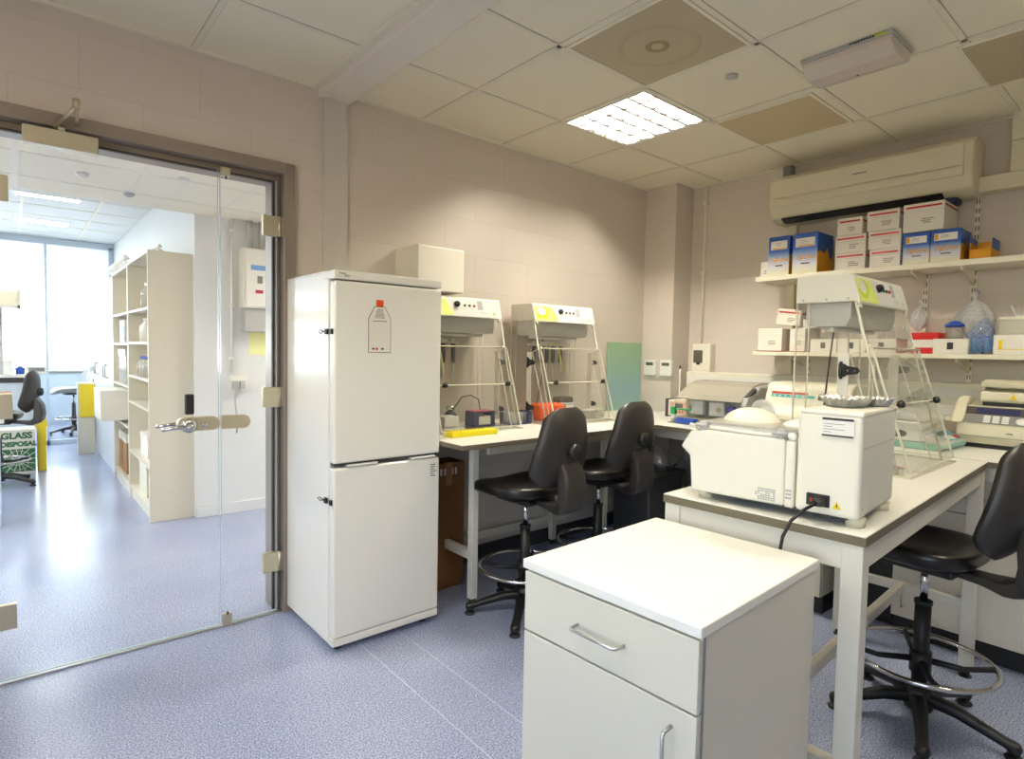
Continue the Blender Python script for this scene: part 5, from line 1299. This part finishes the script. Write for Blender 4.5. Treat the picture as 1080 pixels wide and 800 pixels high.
# local x runs along -y of the room (to the right), local y = +x of the room (away)
Wc = .40
obj('lower_case', MB().prism([(0, .022), (-.012, .06), (.0, .12), (.07, .205), (.34, .215), (.34, .022)], 'x', 0, Wc, bev=.010, seg=3), 'cream2', t)
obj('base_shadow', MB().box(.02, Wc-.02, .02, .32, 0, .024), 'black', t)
a0 = Vector((0, .0, .122)); a1 = Vector((0, .07, .207)); dd = (a1-a0).normalized(); nn = Vector((1, 0, 0)).cross(dd); Mq = Matrix((Vector((1, 0, 0)), dd, nn)).transposed().to_4x4(); Mq.translation = a0+nn*.001
ks = MB(); ks.box(.02, Wc-.005, .0, .052, 0, .0015, M4=Mq); obj('keypad_panel', ks, 'grey', t)
ks = MB(); ks.box(.02, Wc-.005, .054, .10, 0, .002, M4=Mq); obj('display_panel', ks, 'gasket', t)
ks = MB(); ks.box(.07, .24, .060, .092, .002, .003, M4=Mq); obj('display', ks, 'bluescreen', t)
ks = MB(); ks.box(.30, Wc-.012, .062, .08, .002, .003, M4=Mq); obj('name_plate', ks, 'lgrey', t)
ks = MB()
for i in range(3):
    for j in range(4): ks.box(.105+i*.036, .132+i*.036, .006+j*.011, .0145+j*.011, .0015, .003, M4=Mq)
obj('keys', ks, 'white', t)
ks = MB(); ks.lathe([(0, .0), (.026, 0), (.026, .003), (0, .004)], c=(.255, .024, .0015), sy=.75, M4=Mq); obj('round_pad', ks, 'white', t)
obj('case_seam', MB().box(.005, Wc-.005, -.0125, .0, .058, .060), 'inkgrey', t); obj('badge', MB().box(.2, .225, -.0125, -.008, .08, .085), 'inkgrey', t)
obj('side_arm', MB().prism([(-.03, .12), (.08, .23), (.16, .25), (.16, .12)], 'x', -.022, .03, bev=.01), 'cream2', t)
l = obj('lid_block', MB().prism([(.07, .235), (.075, .275), (.12, .288), (.30, .288), (.30, .21), (.10, .21)], 'x', .075, Wc-.0, bev=.008, seg=3), 'cream2', t)
obj('lid_gap', MB().box(.085, Wc-.01, .08, .3, .208, .237), 'black', t)
obj('lid_handle', MB().prism([(.075, .30), (.07, .325), (.16, .335), (.28, .335), (.28, .325), (.15, .322), (.09, .31)], 'x', .075, Wc-.0, bev=.003).box(.078, .09, .10, .3, .28, .326, bev=.003), 'cream2', l)
obj('warning_sign', MB().prism([(.19, .243), (.222, .243), (.206, .27)], 'y', .067, .069), 'warn', l)
# white cabinet behind: grey lidded incubator box
t = thing('shaker_incubator', 'grey instrument with a clear tilted cover and white rotor clips in the bench corner', 'incubator', (3.50, 2.38, CB), R(-90))
# local x to the right (-y room), y away (+x room)
Wm = .52
obj('rear_case', MB().prism([(.16, 0), (.50, 0), (.50, .25), (.17, .255), (.14, .20), (.14, 0)], 'x', .0, Wm, bev=.006), 'lgrey', t)
obj('right_wing', MB().prism([(.0, .01), (.16, .01), (.16, .21), (.03, .19), (0, .14)], 'x', Wm-.035, Wm, bev=.004), 'lgrey', t)
obj('base_tray', MB().box(0, Wm-.035, 0, .16, 0, .028, bev=.004), 'steel', t)
obj('sloped_cover', MB().prism([(.0, .155), (.02, .19), (.14, .25), (.22, .272), (.34, .275), (.34, .268), (.22, .264), (.145, .243), (.028, .183), (.006, .153)], 'x', .02, Wm-.03, bev=.001), mat('grey_cover', (176, 170, 156), .25, coat=.3), t)
obj('clear_front', MB().box(.0, Wm-.04, -.002, .002, .02, .16), 'acrylic', t)
obj('clear_front_edge', MB().tube([(0, 0, .02), (0, 0, .16), (.1, 0, .165)], .003, n=4), 'acryl_edge', t)
obj('dark_hatch', MB().prism([(.03, .165), (.14, .222), (.14, .245), (.03, .195)], 'x', Wm-.030, Wm-.005), 'dark', t)
for i, x in enumerate((.15, .30)):
    c = obj('rotor_clip', MB().box(x-.055, x+.05, .03, .075, .05, .145, bev=.008), 'white', t)
    obj('clip_shaft', MB().cyl((x-.085 if i == 0 else x+.0, .05, .095), (x-.055 if i == 0 else x+.06, .05, .095), .009).cyl((x-.05 if i == 0 else x+.02, .028, .095), (x-.05 if i == 0 else x+.02, .02, .095), .018), 'steel', c)
obj('blue_dial', MB().cyl((.40, .06, .10), (.40, .03, .10), .028), mat('violet_blue_plastic', (70, 66, 170), .4), t)
obj('black_edge', MB().box(0, Wm-.035, -.004, .0, 0, .012), 'black', t)
t = thing('controller_box', 'small beige controller box with a display in the bench corner', 'controller', (3.66, 2.56, CB), R(-90))
obj('case', MB().box(0, .19, 0, .18, .008, .125, bev=.006), 'cream', t); obj('left_panel', MB().box(-.008, .02, -.002, .18, .0, .13, bev=.004), 'dark', t)
obj('display', MB().box(.07, .14, -.003, .0, .07, .1, bev=.001), 'screen', t); k = MB()
for i in range(5): k.cyl((.05+i*.022, -.004, .042), (.05+i*.022, 0, .042), .006, n=10)
obj('red_buttons', k, 'red', t); obj('front_frame', MB().box(.035, .17, -.0015, 0, .03, .11), mat('pinkish_face', (214, 178, 160), .5), t)
t = thing('marker_pens', 'green capped bottle lying by the controller in the corner', 'bottle', (3.42, 2.33, CB))
t.name = 'green_cap_bottle'
obj('bottle_body', MB().lathe([(0, 0), (.018, 0), (.018, .04), (.01, .05), (0, .05)]), 'white', t); obj('green_cap', MB().box(-.014, .014, -.016, .016, .05, .10, bev=.004).cyl((0, 0, .085), (.0, -.13, .088), .006), 'greenp', t)
t = thing('blue_block', 'small deep blue tube block on a black mat on the corner bench', 'tube block', (3.36, 2.20, CB+.004)); obj('block', MB().box(-.03, .03, -.075, .055, 0, .035, bev=.006), 'bluep', t)
t = thing('black_mat', 'thin black mat under the blue tube block', 'mat', (3.38, 2.20, CB)); obj('mat_sheet', MB().box(-.045, .08, -.22, .12, 0, .0035, bev=.001), 'black', t)
t = thing('white_sphere_cap', 'white crumpled tissue against the trunking in the bench corner', 'tissue', (4.04, 2.56, CB)); t.name = 'crumpled_tissue'; obj('tissue', MB().superell((0, 0, .05), .05, .05, .05, e1=.8, e2=.8), 'card', t)
# white analyser with turquoise label strip
t = thing('white_analyser', 'white centrifuge with red and turquoise label strip behind the clear cabinet', 'centrifuge', (3.55, 1.80, CB), R(-90))
obj('case', MB().prism([(.0, .02), (.0, .10), (.05, .15), (.10, .27), (.14, .295), (.36, .295), (.36, .0), (.02, 0)], 'x', 0, .50, bev=.012, seg=3), 'cream', t)
a0 = Vector((0, .05, .152)); a1 = Vector((0, .10, .272)); dd = (a1-a0).normalized(); nn = Vector((1, 0, 0)).cross(dd); Mq = Matrix((Vector((1, 0, 0)), dd, nn)).transposed().to_4x4(); Mq.translation = a0+nn*.0008
k = MB(); k.box(.04, .30, .058, .075, 0, .001, m='tealp', M4=Mq); k.box(.04, .26, .078, .092, 0, .001, m='red', M4=Mq); k.box(.32, .37, .05, .09, 0, .001, m='screen', M4=Mq)
for i in range(6): k.box(.05+i*.035, .066+i*.035, .063, .069, .001, .0016, m='white', M4=Mq)
obj('label_strip', k, parent=t); obj('smoked_flap', MB().lathe([(0, 0), (.075, 0), (.078, .012), (.06, .02), (0, .02)], M4=Matrix.Translation((.035, -.012, .11)) @ Matrix.Rotation(PI/2, 4, 'X')), 'baggy', t)
k = MB()
for i in range(14): k.box(.12+i*.02, .13+i*.02, -.0015, .0, .03, .05)
obj('vent_slots', k, 'dark', t)
t = thing('cable_bundle', 'dark tangle of cables between the grey instrument and white centrifuge', 'cables', (3.72, 1.83, CB)); rd = random.Random(3)
k = MB()
for i in range(4): k.tube([(rd.uniform(-.06, .1), rd.uniform(-.02, .03), .008+rd.random()*.1) for _ in range(6)], .006, n=6)
obj('cables', k, 'black', t)
# tube clamp stand glimpsed through the cabinet
t = thing('glass_stand', 'clear upright tube holder standing behind the white centrifuge tower', 'stand', (3.0, 1.16, BZ)); t.location = (3.62, 1.20, BZ)
obj('stand_plate', MB().box(-.06, .06, -.04, .04, 0, .01, bev=.002), 'white', t); obj('stand_rods', MB().cyl((-.03, 0, .01), (-.03, 0, .42), .006).cyl((.03, 0, .01), (.03, 0, .42), .006).cyl((-.03, 0, .42), (.03, 0, .42), .006), 'acryl_edge', t)

# ------------------------------------------------------------------ light
wd = bpy.data.worlds.new('daylight'); bpy.context.scene.world = wd; wd.use_nodes = True
nt = wd.node_tree; bg = nt.nodes['Background']
sky = nt.nodes.new('ShaderNodeTexSky'); sky.sky_type = 'NISHITA'; sky.sun_disc = False; sky.sun_elevation = R(38); sky.sun_rotation = R(200)
nt.links.new(sky.outputs[0], bg.inputs[0]); bg.inputs[1].default_value = .9

def area(name, loc, rot, sx, sy, power, col):
    l = bpy.data.lights.new(name, 'AREA'); l.shape = 'RECTANGLE'; l.size = sx; l.size_y = sy; l.energy = power; l.color = col
    o = bpy.data.objects.new(name, l); C.objects.link(o); o.location = loc; o.rotation_euler = rot; return o
# fill lamp added behind the viewer, and daylight through the far laboratory window
area('daylight_lamp', (-2.0, 0, 1.65), (0, R(-90), 0), 1.5, 3.0, 12, (1, .95, .88))
area('daylight_lamp', (-.9, 13.3, 1.8), (R(-90), 0, 0), 4.0, 1.7, 320, (.88, .94, 1))

sc = bpy.context.scene
sc.view_settings.view_transform = 'Standard'; sc.view_settings.look = 'None'; sc.view_settings.gamma = 1; sc.view_settings.use_curve_mapping = False
sc.view_settings.exposure = 0.09
sc.cycles.use_denoising = True
sc.cycles.max_bounces = 10; sc.cycles.diffuse_bounces = 5; sc.cycles.glossy_bounces = 4; sc.cycles.transparent_max_bounces = 24; sc.cycles.transmission_bounces = 4
sc.cycles.caustics_reflective = False; sc.cycles.caustics_refractive = False; sc.cycles.sample_clamp_indirect = 6
